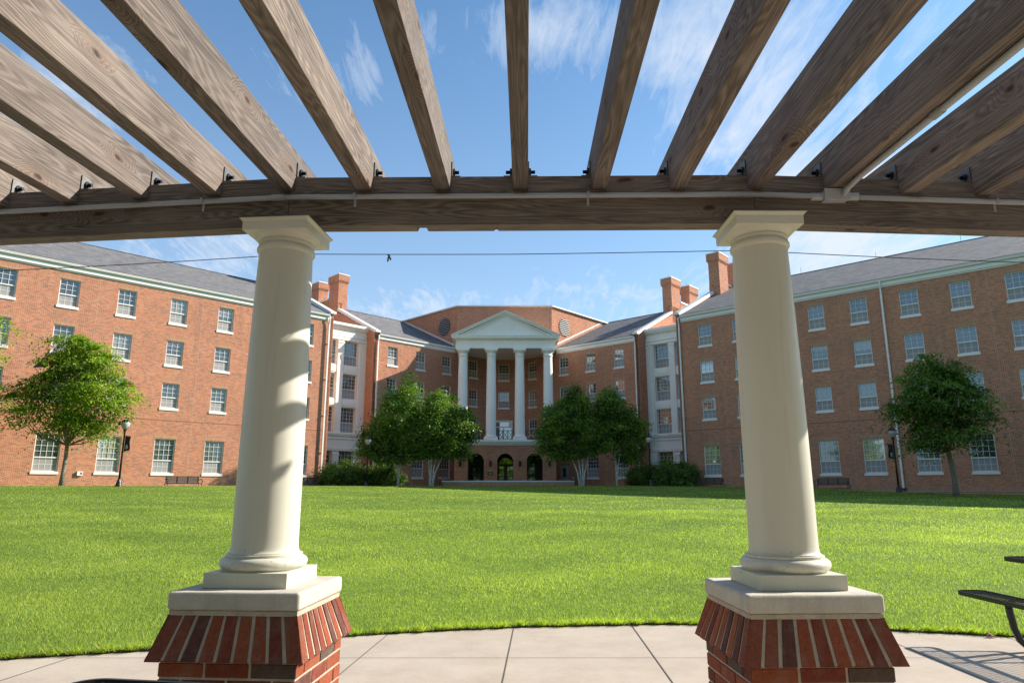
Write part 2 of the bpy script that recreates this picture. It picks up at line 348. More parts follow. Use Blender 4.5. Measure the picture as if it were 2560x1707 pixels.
# ------------------------------------------------------------------ mesh builder
class MB:
    def __init__(s): s.v = []; s.f = []; s.uv = []; s.mi = []; s.col = []; s.sm = []; s.c = None
    def face(s, pts, mi=0, smooth=False, uvfn=None):
        p = [Vector(q) for q in pts]; i0 = len(s.v)
        s.v += [tuple(q) for q in p]; s.f.append(tuple(range(i0, i0 + len(p))))
        if uvfn: s.uv += [uvfn(q) for q in p]
        else:
            n = Vector((0, 0, 0))
            for i in range(len(p)):
                a, b = p[i], p[(i + 1) % len(p)]
                n += a.cross(b)
            if n.length > 0: n.normalize()
            h = Vector((-n.y, n.x, 0))
            if h.length < 0.05: s.uv += [(q.x, q.y) for q in p]
            else:
                h.normalize(); w = n.cross(h)
                s.uv += [(q.dot(h), q.dot(w) if abs(n.z) > 0.15 else q.z) for q in p]
        s.mi.append(mi); s.sm.append(smooth); s.col.append(s.c or (1, 1, 1)); return s
    def hexa(s, c, mi=0, skip=()):      # c: 8 corners, bottom 4 ccw then top 4 ccw
        fs = dict(bottom=(3, 2, 1, 0), top=(4, 5, 6, 7), f0=(0, 1, 5, 4), f1=(1, 2, 6, 5), f2=(2, 3, 7, 6), f3=(3, 0, 4, 7))
        for k, f in fs.items():
            if k not in skip: s.face([c[i] for i in f], mi)
        return s
    def box(s, x0, x1, y0, y1, z0, z1, mi=0, skip=()):
        return s.hexa([(x0, y0, z0), (x1, y0, z0), (x1, y1, z0), (x0, y1, z0), (x0, y0, z1), (x1, y0, z1), (x1, y1, z1), (x0, y1, z1)], mi, skip)
    def prism(s, poly, axis, a, b, mi=0):
        """poly: list of 2d points (ccw), extruded along axis ('x','y','z') from a to b"""
        def P(q, t): return {'x': (t, q[0], q[1]), 'y': (q[0], t, q[1]), 'z': (q[0], q[1], t)}[axis]
        n = len(poly)
        A = [P(q, a) for q in poly]; B = [P(q, b) for q in poly]
        s.face(A[::-1] if axis != 'y' else A, mi); s.face(B if axis != 'y' else B[::-1], mi)
        for i in range(n):
            j = (i + 1) % n
            q = [A[i], A[j], B[j], B[i]]
            s.face(q if axis != 'y' else q[::-1], mi)
        return s
    def lathe(s, prof, segs=24, mi=0, smooth=True, cx=0, cy=0, cap=True):
        ring = []
        for r, z in prof:
            i0 = len(s.v)
            for k in range(segs):
                a = 2 * math.pi * k / segs; s.v.append((cx + r * math.cos(a), cy + r * math.sin(a), z))
            ring.append(i0)
        for j in range(len(prof) - 1):
            for k in range(segs):
                k2 = (k + 1) % segs
                s.f.append((ring[j] + k, ring[j] + k2, ring[j + 1] + k2, ring[j + 1] + k))
                s.uv += [(k / segs, prof[j][1]), ((k + 1) / segs, prof[j][1]), ((k + 1) / segs, prof[j + 1][1]), (k / segs, prof[j + 1][1])]
                s.mi.append(mi); s.sm.append(smooth); s.col.append(s.c or (1, 1, 1))
        if cap:
            for rr, rev in ((ring[0], True), (ring[-1], False)):
                idx = [rr + k for k in range(segs)]
                if rev: idx = idx[::-1]
                s.f.append(tuple(idx)); s.uv += [(0, 0)] * segs; s.mi.append(mi); s.sm.append(False); s.col.append(s.c or (1, 1, 1))
        return s
    def tube(s, pts, rad, segs=8, mi=0, smooth=True):
        pts = [Vector(p) for p in pts]
        if not hasattr(rad, '__len__'): rad = [rad] * len(pts)
        ring = []; ref = None
        for i, p in enumerate(pts):
            d = (pts[min(i + 1, len(pts) - 1)] - pts[max(i - 1, 0)]).normalized()
            if ref is None: ref = Vector((0, 0, 1)) if abs(d.z) < 0.9 else Vector((1, 0, 0))
            a = d.cross(ref).normalized(); b = a.cross(d).normalized(); ref = b
            i0 = len(s.v)
            for k in range(segs):
                t = 2 * math.pi * k / segs; s.v.append(tuple(p + (a * math.cos(t) + b * math.sin(t)) * rad[i]))
            ring.append(i0)
        for j in range(len(pts) - 1):
            for k in range(segs):
                k2 = (k + 1) % segs
                s.f.append((ring[j] + k, ring[j + 1] + k, ring[j + 1] + k2, ring[j] + k2))
                s.uv += [(0, 0)] * 4; s.mi.append(mi); s.sm.append(smooth); s.col.append(s.c or (1, 1, 1))
        for rr in (ring[0], ring[-1]):
            s.f.append(tuple(rr + k for k in range(segs))); s.uv += [(0, 0)] * segs; s.mi.append(mi); s.sm.append(False); s.col.append(s.c or (1, 1, 1))
        return s
    def mesh(s, name, mats, bevel=0):
        me = bpy.data.meshes.new(name); me.from_pydata(s.v, [], s.f)
        for m in (mats if isinstance(mats, (list, tuple)) else [mats]): me.materials.append(m)
        me.polygons.foreach_set('material_index', s.mi); me.polygons.foreach_set('use_smooth', s.sm)
        ul = me.uv_layers.new(name='UVMap'); ul.data.foreach_set('uv', [c for p in s.uv for c in p])
        if any(c != (1, 1, 1) for c in s.col):
            a = me.attributes.new('fcol', 'FLOAT_COLOR', 'FACE'); a.data.foreach_set('color', [x for c in s.col for x in (c[0], c[1], c[2], 1.0)])
        me.update(); return me
    def build(s, name, mats, parent=None, loc=None, rotz=None, bevel=0.0):
        o = bpy.data.objects.new(name, s.mesh(name, mats)); COL.objects.link(o)
        if parent: o.parent = parent
        if loc: o.location = loc
        if rotz: o.rotation_euler = (0, 0, rotz)
        if bevel:
            bm = bmesh.new(); bm.from_mesh(o.data); bmesh.ops.remove_doubles(bm, verts=bm.verts, dist=1e-5); bm.to_mesh(o.data); bm.free()
            md = o.modifiers.new('bevel', 'BEVEL'); md.width = bevel; md.segments = 3; md.limit_method = 'ANGLE'
        return o

def tag(o, label=None, cat=None, group=None, kind=None):
    if label: o['label'] = label
    if cat: o['category'] = cat
    if group: o['group'] = group
    if kind: o['kind'] = kind
    return o
def empty(name, loc, rotz=0, label=None, cat=None, group=None):
    o = bpy.data.objects.new(name, None); COL.objects.link(o); o.location = loc; o.rotation_euler = (0, 0, rotz)
    o.empty_display_size = 0.3
    return tag(o, label, cat, group)
def copy_tree(o, parent=None):
    c = o.copy(); COL.objects.link(c); c.parent = parent
    for ch in list(o.children): copy_tree(ch, c)
    return c

# ------------------------------------------------------------------ terrain
PATIO_EDGE = [(-12, 3.6), (-9, 4.7), (-6.5, 5.52), (-4.29, 6.12), (-3.2, 6.45), (-1.59, 7.05), (-.77, 7.29), (.108, 7.49), (1.48, 7.63), (2.03, 7.62), (3.85, 7.30), (4.92, 7.01), (6.5, 6.45), (9, 5.3), (12, 3.9)]
ex = np.array([p[0] for p in PATIO_EDGE]); ey = np.array([p[1] for p in PATIO_EDGE])
def edge_y(X): return np.interp(X, ex, ey)
def crest(X):
    X = np.asarray(X, float)
    yl = np.interp(X, [-34, -24, -16, -9, 9, 15, 22, 26, 34], [31, 38.5, 45, 52.5, 52.5, 50.5, 44, 39, 31])
    zc = np.interp(X, [-34, -16, 9, 14, 20, 24, 30, 45], [1.50, 1.535, 1.555, 1.50, 1.38, 1.12, 0.98, 0.90])
    return yl, zc
def lawn_z(X, Y):
    X = np.asarray(X, float); Y = np.asarray(Y, float)
    yl, zc = crest(X); e = edge_y(X); t = (Y - e) / (yl - e)
    up = zc * np.clip(t, 0, 1) ** 1.0
    far = np.interp(X, [-20, -8, -6, 6, 8, 20], [1.27, 1.27, 1.50, 1.50, 1.27, 1.10])
    far = np.minimum(far, zc - 0.02)
    k = np.clip((Y - yl) / 3.0, 0, 1); k = k * k * (3 - 2 * k)
    return np.where(t <= 1, up, zc + (far - zc) * k)

def grid_mesh(name, xs, fn_pts, m):
    me = bpy.data.meshes.new(name); nx = fn_pts.shape[0]; ny = fn_pts.shape[1]
    v = fn_pts.reshape(-1, 3)
    idx = np.arange(nx * ny).reshape(nx, ny)
    q = np.stack([idx[:-1, :-1], idx[1:, :-1], idx[1:, 1:], idx[:-1, 1:]], -1).reshape(-1, 4)
    me.from_pydata(v.tolist(), [], q.tolist()); me.materials.append(m)
    me.polygons.foreach_set('use_smooth', [True] * len(q)); me.update()
    o = bpy.data.objects.new(name, me); COL.objects.link(o); return o

xs = np.linspace(-60, 60, 241); ts = np.linspace(0, 1, 120) ** 1.3
XX, TT = np.meshgrid(xs, ts, indexing='ij')
E0 = edge_y(XX); YY = E0 + TT * (110 - E0)
lawn = grid_mesh('lawn', xs, np.stack([XX, YY, lawn_z(XX, YY) + 0.022], -1), M['lawn'])
tag(lawn, 'broad sunlit green lawn sloping up to the brick buildings', None, None, 'structure')
g = MB(); g.face([(-2500, -2500, -0.06), (2500, -2500, -0.06), (2500, 2500, -0.06), (-2500, 2500, -0.06)])
tag(g.build('ground', M['soil']), 'flat ground spreading out round the courtyard', None, None, 'structure')
lip = MB()
_x = np.linspace(-12, 12, 241)
for a_, b_ in zip(_x[:-1], _x[1:]):
    ya, yb = float(edge_y(a_)), float(edge_y(b_)); lip.face([(a_, ya, 0), (b_, yb, 0), (b_, yb, .024), (a_, ya, .024)])
tag(lip.build('soil_edge', simple('dark_soil', (.05, .038, .022), .95, noise=.3, scale=30)), 'dark trimmed soil edge where lawn meets patio', None, None, 'structure')
# patio: concrete slab with sawn joints
p = MB(); poly = [(x, y, 0.0) for x, y in PATIO_EDGE]
for i in range(len(poly) - 1):
    a, b = poly[i], poly[i + 1]
    p.face([(a[0], -14, 0), (b[0], -14, 0), b, a], 0)
def strip(a, b, w, z=0.004):
    a = Vector((a[0], a[1], z)); b = Vector((b[0], b[1], z)); d = (b - a).normalized(); n = Vector((-d.y, d.x, 0)) * (w / 2)
    p.face([a - n, b - n, b + n, a + n], 1)
for x1, x2 in ((-6.4, -6.0), (-3.95, -3.72), (-2.62, -2.45), (-1.37, -1.215), (-.075, .018), (1.185, 1.25), (2.42, 2.47), (3.52, 3.56), (4.7, 4.75)):
    yt = float(edge_y(x2)) - 0.02; k = (x2 - x1) / 2.1
    strip((x2 - k * (yt - 5.4 + 9), -3.6), (x2, yt), 0.009)
for yy in (6.19, 4.95, 3.71, 2.47, 1.2, 0): strip((-9, yy), (9, yy + .02), 0.006, 0.0045)
tag(p.build('patio', [M['concrete'], M['joint']]), 'pale buff concrete patio with straight sawn joints and curved edge', None, None, 'structure')
# narrow concrete walk in front of the right-hand wing
w = MB()
pw = [(22.2, 42.4), (24.5, 39.6), (27.5, 36.4), (32, 32.0)]
for i in range(3):
    (x0, y0), (x1, y1) = pw[i], pw[i + 1]
    d = Vector((x1 - x0, y1 - y0)).normalized(); n = Vector((-d.y, d.x)) * 0.75
    q = [(x0, y0), (x1, y1), (x1 + n.x, y1 + n.y), (x0 + n.x, y0 + n.y)]
    w.face([(a, b, float(lawn_z(a, b)) + 0.05) for a, b in q][::1], 0)
tag(w.build('path', M['concrete']), 'thin pale concrete path beyond the shaded lawn', None, None, 'structure')

# ------------------------------------------------------------------ grass blades (one mass nobody could count)
def make_grass():
    P = []; H = []; W = []
    for (y0, y1, dens, h, wd) in ((5.4, 9, 5200, .038, .0040), (9, 12, 3300, .038, .0050), (12, 17, 1700, .040, .0070), (17, 25, 700, .042, .011), (25, 54, 150, .042, .020)):
        hw = 0.92 * y1 + 2.0; area = (y1 - y0) * 2 * hw; n = int(area * dens)
        x = rng.uniform(-hw, hw, n); y = rng.uniform(y0, y1, n)
        k = (y > edge_y(x) - 0.015) & (np.abs(x) < 0.92 * y + 1.8) & (y < crest(x)[0] + 1.0)
        x = x[k]; y = y[k]; P.append(np.stack([x, y], 1)); H.append(np.full(len(x), h)); W.append(np.full(len(x), wd))
    # longer fringe flopping over the patio edge
    n = 26000; x = rng.uniform(-7.5, 7.5, n); x += .05 * np.sin(x * 31) + .03 * np.sin(x * 57 + 1); y = edge_y(x) + rng.uniform(-0.012, 0.12, n) + .012 * np.sin(x * 9) + .008 * np.sin(x * 23)
    P.append(np.stack([x, y], 1)); H.append(rng.uniform(.035, .085, n)); W.append(np.full(n, .0058))
    P = np.concatenate(P); H = np.concatenate(H); W = np.concatenate(W); n = len(P)
    z = lawn_z(P[:, 0], P[:, 1]) + .012
    patch = 0.5 + 0.25 * np.sin(P[:, 0] * 1.3 + np.sin(P[:, 1] * 0.9) * 2) + 0.25 * np.sin(P[:, 1] * 1.9 + np.cos(P[:, 0] * 1.7) * 1.5)
    H = H * rng.uniform(0.55, 1.35, n) * (0.85 + 0.3 * patch)
    a = rng.uniform(0, 2 * np.pi, n); lean = rng.uniform(0.15, 1.0, n); la = rng.uniform(0, 2 * np.pi, n)
    fr = np.arange(n) >= n - 26000
    la = np.where(fr, rng.normal(-np.pi / 2, 0.7, n), la); lean = np.where(fr, rng.uniform(0.6, 1.5, n), lean)
    wx = np.cos(a) * W / 2; wy = np.sin(a) * W / 2
    tx = P[:, 0] + np.cos(la) * H * lean; ty = P[:, 1] + np.sin(la) * H * lean
    b0 = np.stack([P[:, 0] - wx, P[:, 1] - wy, z], 1); b1 = np.stack([P[:, 0] + wx, P[:, 1] + wy, z], 1)
    tp = np.stack([tx, ty, z + H * np.sqrt(np.clip(1 - 0.4 * lean ** 2, 0.15, 1))], 1)
    V = np.stack([b0, b1, tp], 1).reshape(-1, 3).astype(np.float32)
    me = bpy.data.meshes.new('grass'); me.vertices.add(3 * n); me.vertices.foreach_set('co', V.ravel())
    me.loops.add(3 * n); me.loops.foreach_set('vertex_index', np.arange(3 * n, dtype=np.int32))
    me.polygons.add(n); me.polygons.foreach_set('loop_start', np.arange(0, 3 * n, 3, dtype=np.int32)); me.polygons.foreach_set('loop_total', np.full(n, 3, dtype=np.int32))
    me.update(calc_edges=True)
    big = 0.5 + 0.22 * np.sin(P[:, 0] * .45 + P[:, 1] * .21) + 0.2 * np.sin(P[:, 1] * .55 - P[:, 0] * .17 + 1)
    streak = np.sin(P[:, 1] * 2.1 + 1.5 * np.sin(P[:, 0] * .23)) * .5 + np.sin(P[:, 1] * .8 + P[:, 0] * .12) * .5
    ti = np.clip(rng.normal(0.40, 0.27, n) + 0.22 * (patch - .5) + 0.26 * (big - .5) + .06 * streak, 0, 1)
    ti = np.where(rng.random(n) < 0.03, 1.0, ti)
    at = me.attributes.new('tint', 'FLOAT', 'POINT'); at.data.foreach_set('value', np.repeat(ti, 3).astype(np.float32))
    me.materials.append(M['blade'])
    o = bpy.data.objects.new('grass', me); COL.objects.link(o)
    tag(o, 'short mown blades of bright green grass covering the lawn', 'grass', None, 'stuff')
make_grass()

# ------------------------------------------------------------------ windows
MESHES = {}; WR_ = random.Random(42)
def win_meshes(w, h, nc, nu, nl, split, key):
    """sash window: frame with muntins; upper sash nu rows, lower sash nl rows, split = lower sash share"""
    if key in MESHES: return MESHES[key]
    f = MB(); fw = 0.055
    f.box(-w / 2, -w / 2 + fw, -.02, .06, 0, h); f.box(w / 2 - fw, w / 2, -.02, .06, 0, h)
    f.box(-w / 2 + fw, w / 2 - fw, -.02, .06, h - fw, h); f.box(-w / 2 + fw, w / 2 - fw, -.02, .06, 0, fw)
    zm = h * split
    f.box(-w / 2 + fw, w / 2 - fw, -.015, .055, zm - .035, zm + .035)
    iw = w - 2 * fw
    for i in range(1, nc):
        x = -w / 2 + fw + iw * i / nc
        f.box(x - .011, x + .011, 0.012, .04, zm + .035, h - fw)
        f.box(x - .009, x + .009, 0.030, .046, fw, zm - .035)
    for j in range(1, nu):
        z = zm + .035 + (h - fw - zm - .035) * j / nu; f.box(-w / 2 + fw, w / 2 - fw, 0.0135, .0385, z - .011, z + .011)
    for j in range(1, nl):
        z = fw + (zm - .035 - fw) * j / nl; f.box(-w / 2 + fw, w / 2 - fw, 0.0315, .0445, z - .009, z + .009)
    fm = f.mesh('window_frame', M['trim'])
    pn = {}
    for gk in ('glass', 'glass2', 'glass3'):
        for bf in (0, .22, .45, .7, 1.0):
            zb_ = h - fw - bf * (h - fw - zm); p = MB()
            if bf < 1: p.face([(-w / 2 + fw, .05, zm), (w / 2 - fw, .05, zm), (w / 2 - fw, .05, zb_), (-w / 2 + fw, .05, zb_)], 0)
            if bf > 0: p.face([(-w / 2 + fw, .05, zb_), (w / 2 - fw, .05, zb_), (w / 2 - fw, .05, h - fw), (-w / 2 + fw, .05, h - fw)], 1)
            pn[gk, bf] = p.mesh('pane', [M[gk], M['blind']])
    s = MB(); s.face([(-w / 2 + fw, .040, fw), (w / 2 - fw, .040, fw), (w / 2 - fw, .040, zm - .03), (-w / 2 + fw, .040, zm - .03)])
    sm = s.mesh('insect_screen', M['screen'])
    si = MB(); si.box(-w / 2 - .06, w / 2 + .06, -.15, .04, -.17, -.002); sim = si.mesh('sill', M['trim'])
    l = MB(); hh = .30
    l.hexa([(-w / 2 - .02, -.103, h + .003), (w / 2 + .02, -.103, h + .003), (w / 2 + .02, -.05, h + .003), (-w / 2 - .02, -.05, h + .003),
            (-w / 2 - .12, -.103, h + hh), (w / 2 + .12, -.103, h + hh), (w / 2 + .12, -.05, h + hh), (-w / 2 - .12, -.05, h + hh)])
    lm = l.mesh('lintel', M['soldier'])
    MESHES[key] = (fm, pn, sm, sim, lm); return MESHES[key]
def add_obj(name, me, parent, loc=(0, 0, 0), rotz=0):
    o = bpy.data.objects.new(name, me); COL.objects.link(o); o.parent = parent; o.location = loc; o.rotation_euler = (0, 0, rotz); return o
def add_window(parent, kind, x, zb, ypl=0.10, sill=True, lintel=True, gk='glass', rotz=0, y0=0.0, size=None):
    """kind: up (3 panes wide), ground (4 wide), bay"""
    if kind == 'up': w, h, a = 1.15, size or 1.77, (3, 3, 2, .43)
    elif kind == 'ground': w, h, a = 1.36, size or 2.31, (4, 4, 2, .37)
    else: w, h, a = 1.55, size or 2.27, (4, 4, 2, .40)
    fm, pn, sm, sim, lm = win_meshes(w, h, *a, (kind, size))
    o = add_obj('window', fm, parent, (x, y0 + ypl, zb), rotz)
    bf = WR_.choice((0, 0, 0, 0, 0, .22, .45, .7, 1.0)) if kind == 'up' and gk == 'glass' else WR_.choice((0, 0, 0, .22))
    add_obj('pane', pn[gk, bf], o)
    add_obj('insect_screen', sm, o)
    if sill: add_obj('sill', sim, o)
    if lintel: add_obj('lintel', lm, o)
    return w, h

def wall_with_holes(b, x0, x1, z0, z1, holes, y=0.0, depth=0.12, mi=0, back=0):
    """brick face in the plane y (outward is -y) with reveals round every hole"""
    xs = sorted({x0, x1} | {v for h in holes for v in (h[0], h[1]) if x0 < v < x1})
    zs = sorted({z0, z1} | {v for h in holes for v in (h[2], h[3]) if z0 < v < z1})
    for i in range(len(xs) - 1):
        for j in range(len(zs) - 1):
            cx = (xs[i] + xs[i + 1]) / 2; cz = (zs[j] + zs[j + 1]) / 2
            if any(h[0] < cx < h[1] and h[2] < cz < h[3] for h in holes): continue
            b.face([(xs[i], y, zs[j]), (xs[i + 1], y, zs[j]), (xs[i + 1], y, zs[j + 1]), (xs[i], y, zs[j + 1])], mi)
    for (a, c, d, e) in holes:
        yy = y + depth
        b.face([(a, y, d), (a, yy, d), (a, yy, e), (a, y, e)][::-1], mi); b.face([(c, y, d), (c, y, e), (c, yy, e), (c, yy, d)][::-1], mi)
        b.face([(a, y, e), (a, yy, e), (c, yy, e), (c, y, e)][::-1], mi); b.face([(a, y, d), (c, y, d), (c, yy, d), (a, yy, d)][::-1], mi)
        b.face([(a, yy, d), (c, yy, d), (c, yy, e), (a, yy, e)], back)

ROWS = [(12.72, 14.66), (9.70, 11.60), (6.68, 8.57)]
GROUND_ROW = (2.24, 4.72)
EAVE, RIDGE, RY = 15.65, 20.35, 9.9
SLOPE = (RIDGE - EAVE) / (RY + 0.45)
def roof_z(y): return EAVE + (y + 0.45) * SLOPE if y <= RY else RIDGE - (y - RY) * SLOPE

def picker(i, j, base):
    random.seed(i * 31 + j * 7 + base); r = random.random()
    return 'glass' if r < .72 else ('glass2' if r < .93 else 'glass3')

def make_wing(name, label, origin, rot, xa, xb, wins, gwins, end, roof_span, pipes, joints, doors=(), seed=0, darkrows=False, fulltop=None, far_end=None):
    """local frame: +x along the facade, +y into the building, z up from sea level (origin z=0)."""
    root = empty(name, (origin[0], origin[1], 0), rot, label, 'building')
    b = MB(); holes = []; todo = []
    z0 = 0.9
    for i, x in enumerate(wins):
        for j, (za, zb) in enumerate(ROWS):
            holes.append((x - .575, x + .575, za + .17, zb)); todo.append(('up', x, za + .17, i, j))
    for i, x in enumerate(gwins):
        za, zb = GROUND_ROW; holes.append((x - .68, x + .68, za + .17, zb)); todo.append(('ground', x, za + .17, i, 3))
    for d in doors: holes.append(d)
    wall_with_holes(b, xa, xb, z0, fulltop or 15.45, holes, depth=.22, back=1)
    # ends and back
    back = 2 * RY
    for x, s in ((xa, -1), (xb, 1)):
        poly = [(x, 0, z0), (x, back, z0), (x, back, roof_z(back) - .05), (x, RY, RIDGE - .06), (x, 0, roof_z(0) - .06)]
        b.face(poly if s > 0 else poly[::-1])
    b.face([(xa, back, z0), (xa, back, 15.3), (xb, back, 15.3), (xb, back, z0)])
    b.build('wall', [M['brick'], M['dark']], root)
    for kind, x, z, i, j in todo:
        gk = picker(i, j, seed)
        if darkrows: gk = 'glass2' if random.random() < .7 else gk
        add_window(root, kind, x, z, gk=gk, size=(1.77 if j == 0 else 1.73 if j == 1 else 1.72) if kind == 'up' else 2.31)
    for d in doors:
        dm = MB(); dm.box(d[0] + .06, d[1] - .06, .06, .10, d[2], d[3] - .06); dm.box(d[0] + .32, d[1] - .5, .045, .06, d[2] + 1.0, d[3] - .35, 1)
        dm.build('door', [M['greydoor'], M['dark']], root)
    # projecting brick course and thin joints
    bb = MB(); bb.box(xa, xb, -.012, 0.0, 5.96, 6.03); bb.build('string_course', M['brickband'], root)
    rs0, rs1 = roof_span
    base = MB(); base.box(xa, xb, -.022, 0.0, 1.18, 1.44); base.build('base_course', M['soldier'], root)
    for x in joints:
        jb = MB(); jb.box(x - .008, x + .008, -.004, 0.0, 1.5, 15.1); jb.build('expansion_joint', M['mortar'], root)
    # roof
    r = MB(); t = .16
    r.face([(rs0, -.28, roof_z(-.28)), (rs1, -.28, roof_z(-.28)), (rs1, RY, RIDGE), (rs0, RY, RIDGE)])
    r.face([(rs0, RY, RIDGE), (rs1, RY, RIDGE), (rs1, back + .45, EAVE), (rs0, back + .45, EAVE)])
    r.face([(rs0, -.28, EAVE), (rs0, RY, RIDGE - t), (rs1, RY, RIDGE - t), (rs1, -.28, EAVE)])
    rf = r.build('roof', M['shingle'], root)
    cap = MB(); cap.prism([(RY - .16, RIDGE - .03), (RY + .16, RIDGE - .03), (RY, RIDGE + .05)], 'x', rs0, rs1); cap.build('ridge_cap', M['shingle'], rf)
    c = MB()
    c.prism([(-.12, 15.24), (0.001, 15.24), (0.001, 15.5), (-.12, 15.5)], 'x', rs0, rs1)
    c.prism([(-.045, 15.14), (0.001, 15.14), (0.001, 15.239), (-.045, 15.239)], 'x', rs0, rs1)
    c.build('cornice', M['trim'], root)
    gu = MB(); gu.prism([(-.27, 15.70), (-.26, 15.57), (-.22, 15.51), (-.121, 15.51), (-.121, 15.70)], 'x', rs0, rs1); gu.build('gutter', M['trim'], root)
    for x, zb in pipes:
        q = MB(); q.tube([(x, -.24, 15.54), (x, -.24, 15.3), (x, -.18, 15.0), (x, -.17, 14.6)], .062, 8); q.box(x - .06, x + .06, -.22, -.11, zb, 14.65)
        pp = q.build('downpipe', M['trim'], root)
        for zz in (13.2, 10.2, 7.2, 4.2):
            if zz > zb:
                k = MB(); k.box(x - .085, x + .085, -.23, -.001, zz, zz + .05); k.build('bracket', M['trim'], pp)
        k = MB(); k.box(x - .12, x + .12, -.28, -.02, zb - .14, zb - .001); k.build('boot', M['black'], pp)
    # gabled parapet end with a pair of chimneys; end = (x of outer face, inward sign)
    ex_, sg = end
    xi = ex_ + sg * 0.42
    lo, hi = min(ex_, xi), max(ex_, xi)
    gp = MB()
    def par(ya, yb, za, zb, drop):   # stretch of parapet wall
        gp.face([(lo, ya, z0), (lo, ya, za), (lo, yb, zb), (lo, yb, z0)]); gp.face([(hi, ya, z0), (hi, yb, z0), (hi, yb, zb), (hi, ya, za)])
        gp.face([(lo, ya, za), (hi, ya, za), (hi, yb, zb), (lo, yb, zb)])
    cz = lambda y: roof_z(y) + .02
    par(0.0, 6.9, cz(0), cz(6.9), 0); par(6.9, 8.85, 20.0, 20.0, 0); par(8.85, 10.95, 20.62, 20.62, 0); par(10.95, 12.9, 20.0, 20.0, 0); par(12.9, back, cz(12.9), cz(back), 0)
    gp.face([(lo, 0, z0), (hi, 0, z0), (hi, 0, cz(0)), (lo, 0, cz(0))]); gp.face([(lo, back, z0), (lo, back, cz(back)), (hi, back, cz(back)), (hi, back, z0)])
    gp.build('gable_wall', M['brick'], root)
    cp = MB()
    def cope(ya, za, yb, zb, th=.30, ov=.05):
        cp.hexa([(lo - ov, ya, za - th), (hi + ov, ya, za - th), (hi + ov, yb, zb - th), (lo - ov, yb, zb - th), (lo - ov, ya, za), (hi + ov, ya, za), (hi + ov, yb, zb), (lo - ov, yb, zb)])
    s2 = (19.42 - 16.07) / 6.9
    cope(-.06, 16.07, 6.88, 19.44); cp.box(lo - .06, hi + .06, -.30, -.062, 15.80, 16.0)
    cope(12.92, 19.44, back + .06, 16.07); cope(8.87, 20.87, 10.93, 20.87, .18)
    cp.build('coping', M['coping'], root)
    cx0, cx1 = (ex_, ex_ + sg * 1.05); cx0, cx1 = min(cx0, cx1), max(cx0, cx1)
    for (ya, yb) in ((6.95, 8.80), (10.97, 12.85)):
        ch = MB(); ch.box(cx0 + .001, cx1, ya, yb, 18.2, 22.25)
        for k, (z, d) in enumerate(((22.25, .04), (22.33, .08), (22.41, .12))): ch.box(cx0 - d, cx1 + d, ya - d, yb + d, z, z + .08)
        ch.box(cx0 - .12, cx1 + .12, ya - .12, yb + .12, 22.49, 23.08)
        cb = ch.build('chimney', M['brick'], root)
        kk = MB(); kk.box(cx0 - .14, cx1 + .14, ya - .14, yb + .14, 23.08, 23.17); kk.build('chimney_cap', M['coping'], cb)
        kk = MB(); kk.tube([(cx0 + .5, ya + .5, 23.17), (cx0 + .5, ya + .5, 23.7)], .012, 5); kk.build('lightning_rod', M['steel'], cb)
    return root

ROT_L = math.atan2(.70910, .70511); ROT_R = math.atan2(-.66545, .74644)
WL0 = (-31.416, 39.888); WR0 = (31.950, 40.616)
ul = [3.85 + 3.40 * k for k in range(-4, 6)]; ul = [u for u in ul if u < 22]
ul = [-9.75, -6.35, -2.95, .45, 3.85, 7.26, 10.66, 14.04, 17.42, 20.74]
make_wing('brick_wing', 'long sunlit brick wing on the left, four storeys with grey shingle roof', WL0, ROT_L, -13.0, 23.05, ul, ul, (23.1, -1),
          (-13.0, 22.62), [(22.62, 1.75)], [5.55, 12.3, 19.1, -1.2, -8.0], seed=1)
ur = [-6.4, -3.4, -.4 + .94, 3.54, 6.53, 9.73, 12.66, 15.6, 18.55, 21.52]
ur[2] = .54
make_wing('brick_wing', 'long shaded brick wing on the right with white downpipe by the tree', WR0, ROT_R, -24.02, 13.0, [-u for u in ur], [-u for u in ur], (-24.07, 1),
          (-23.60, 13.0), [(-23.72, 1.65), (-8.15, 1.42)], [-2.05, -5.0, -11.0, -14.15, -20.1], seed=2)
ILo = (-12.649, 63.183); IRo = (11.864, 63.936)
make_wing('brick_wing', 'brick wing set back between the white bay and left side of the portico', ILo, ROT_L, -.40, 16.3, [1.70, 5.07, 8.43, 12.17], [1.70, 5.07, 8.43], (-.45, 1),
          (.0, 9.6), [(-.12, 1.75)], [3.4, 6.8], seed=3, darkrows=True, fulltop=15.6)
make_wing('brick_wing', 'brick wing set back between the white bay and right side of the portico', IRo, ROT_R, -16.3, .25, [-2.0, -5.37, -8.74, -12.98], [-2.0, -5.37], (.30, -1),
          (-9.6, -.12), [(.02 - .05, 1.75)], [-3.7, -7.1], doors=[(-9.35, -8.2, 1.5, 3.75)], seed=4, darkrows=True, fulltop=15.6)
# rods along the right ridge
def add_rods():
    root = [o for o in bpy.data.objects if o.name.startswith('brick_wing') and o.parent is None][1]
    for u in (4.3, 10.4, 16.6):
        k = MB(); k.tube([(-u, RY, RIDGE), (-u, RY, RIDGE + .55)], .014, 5); k.build('lightning_rod', M['steel'], root)
add_rods()

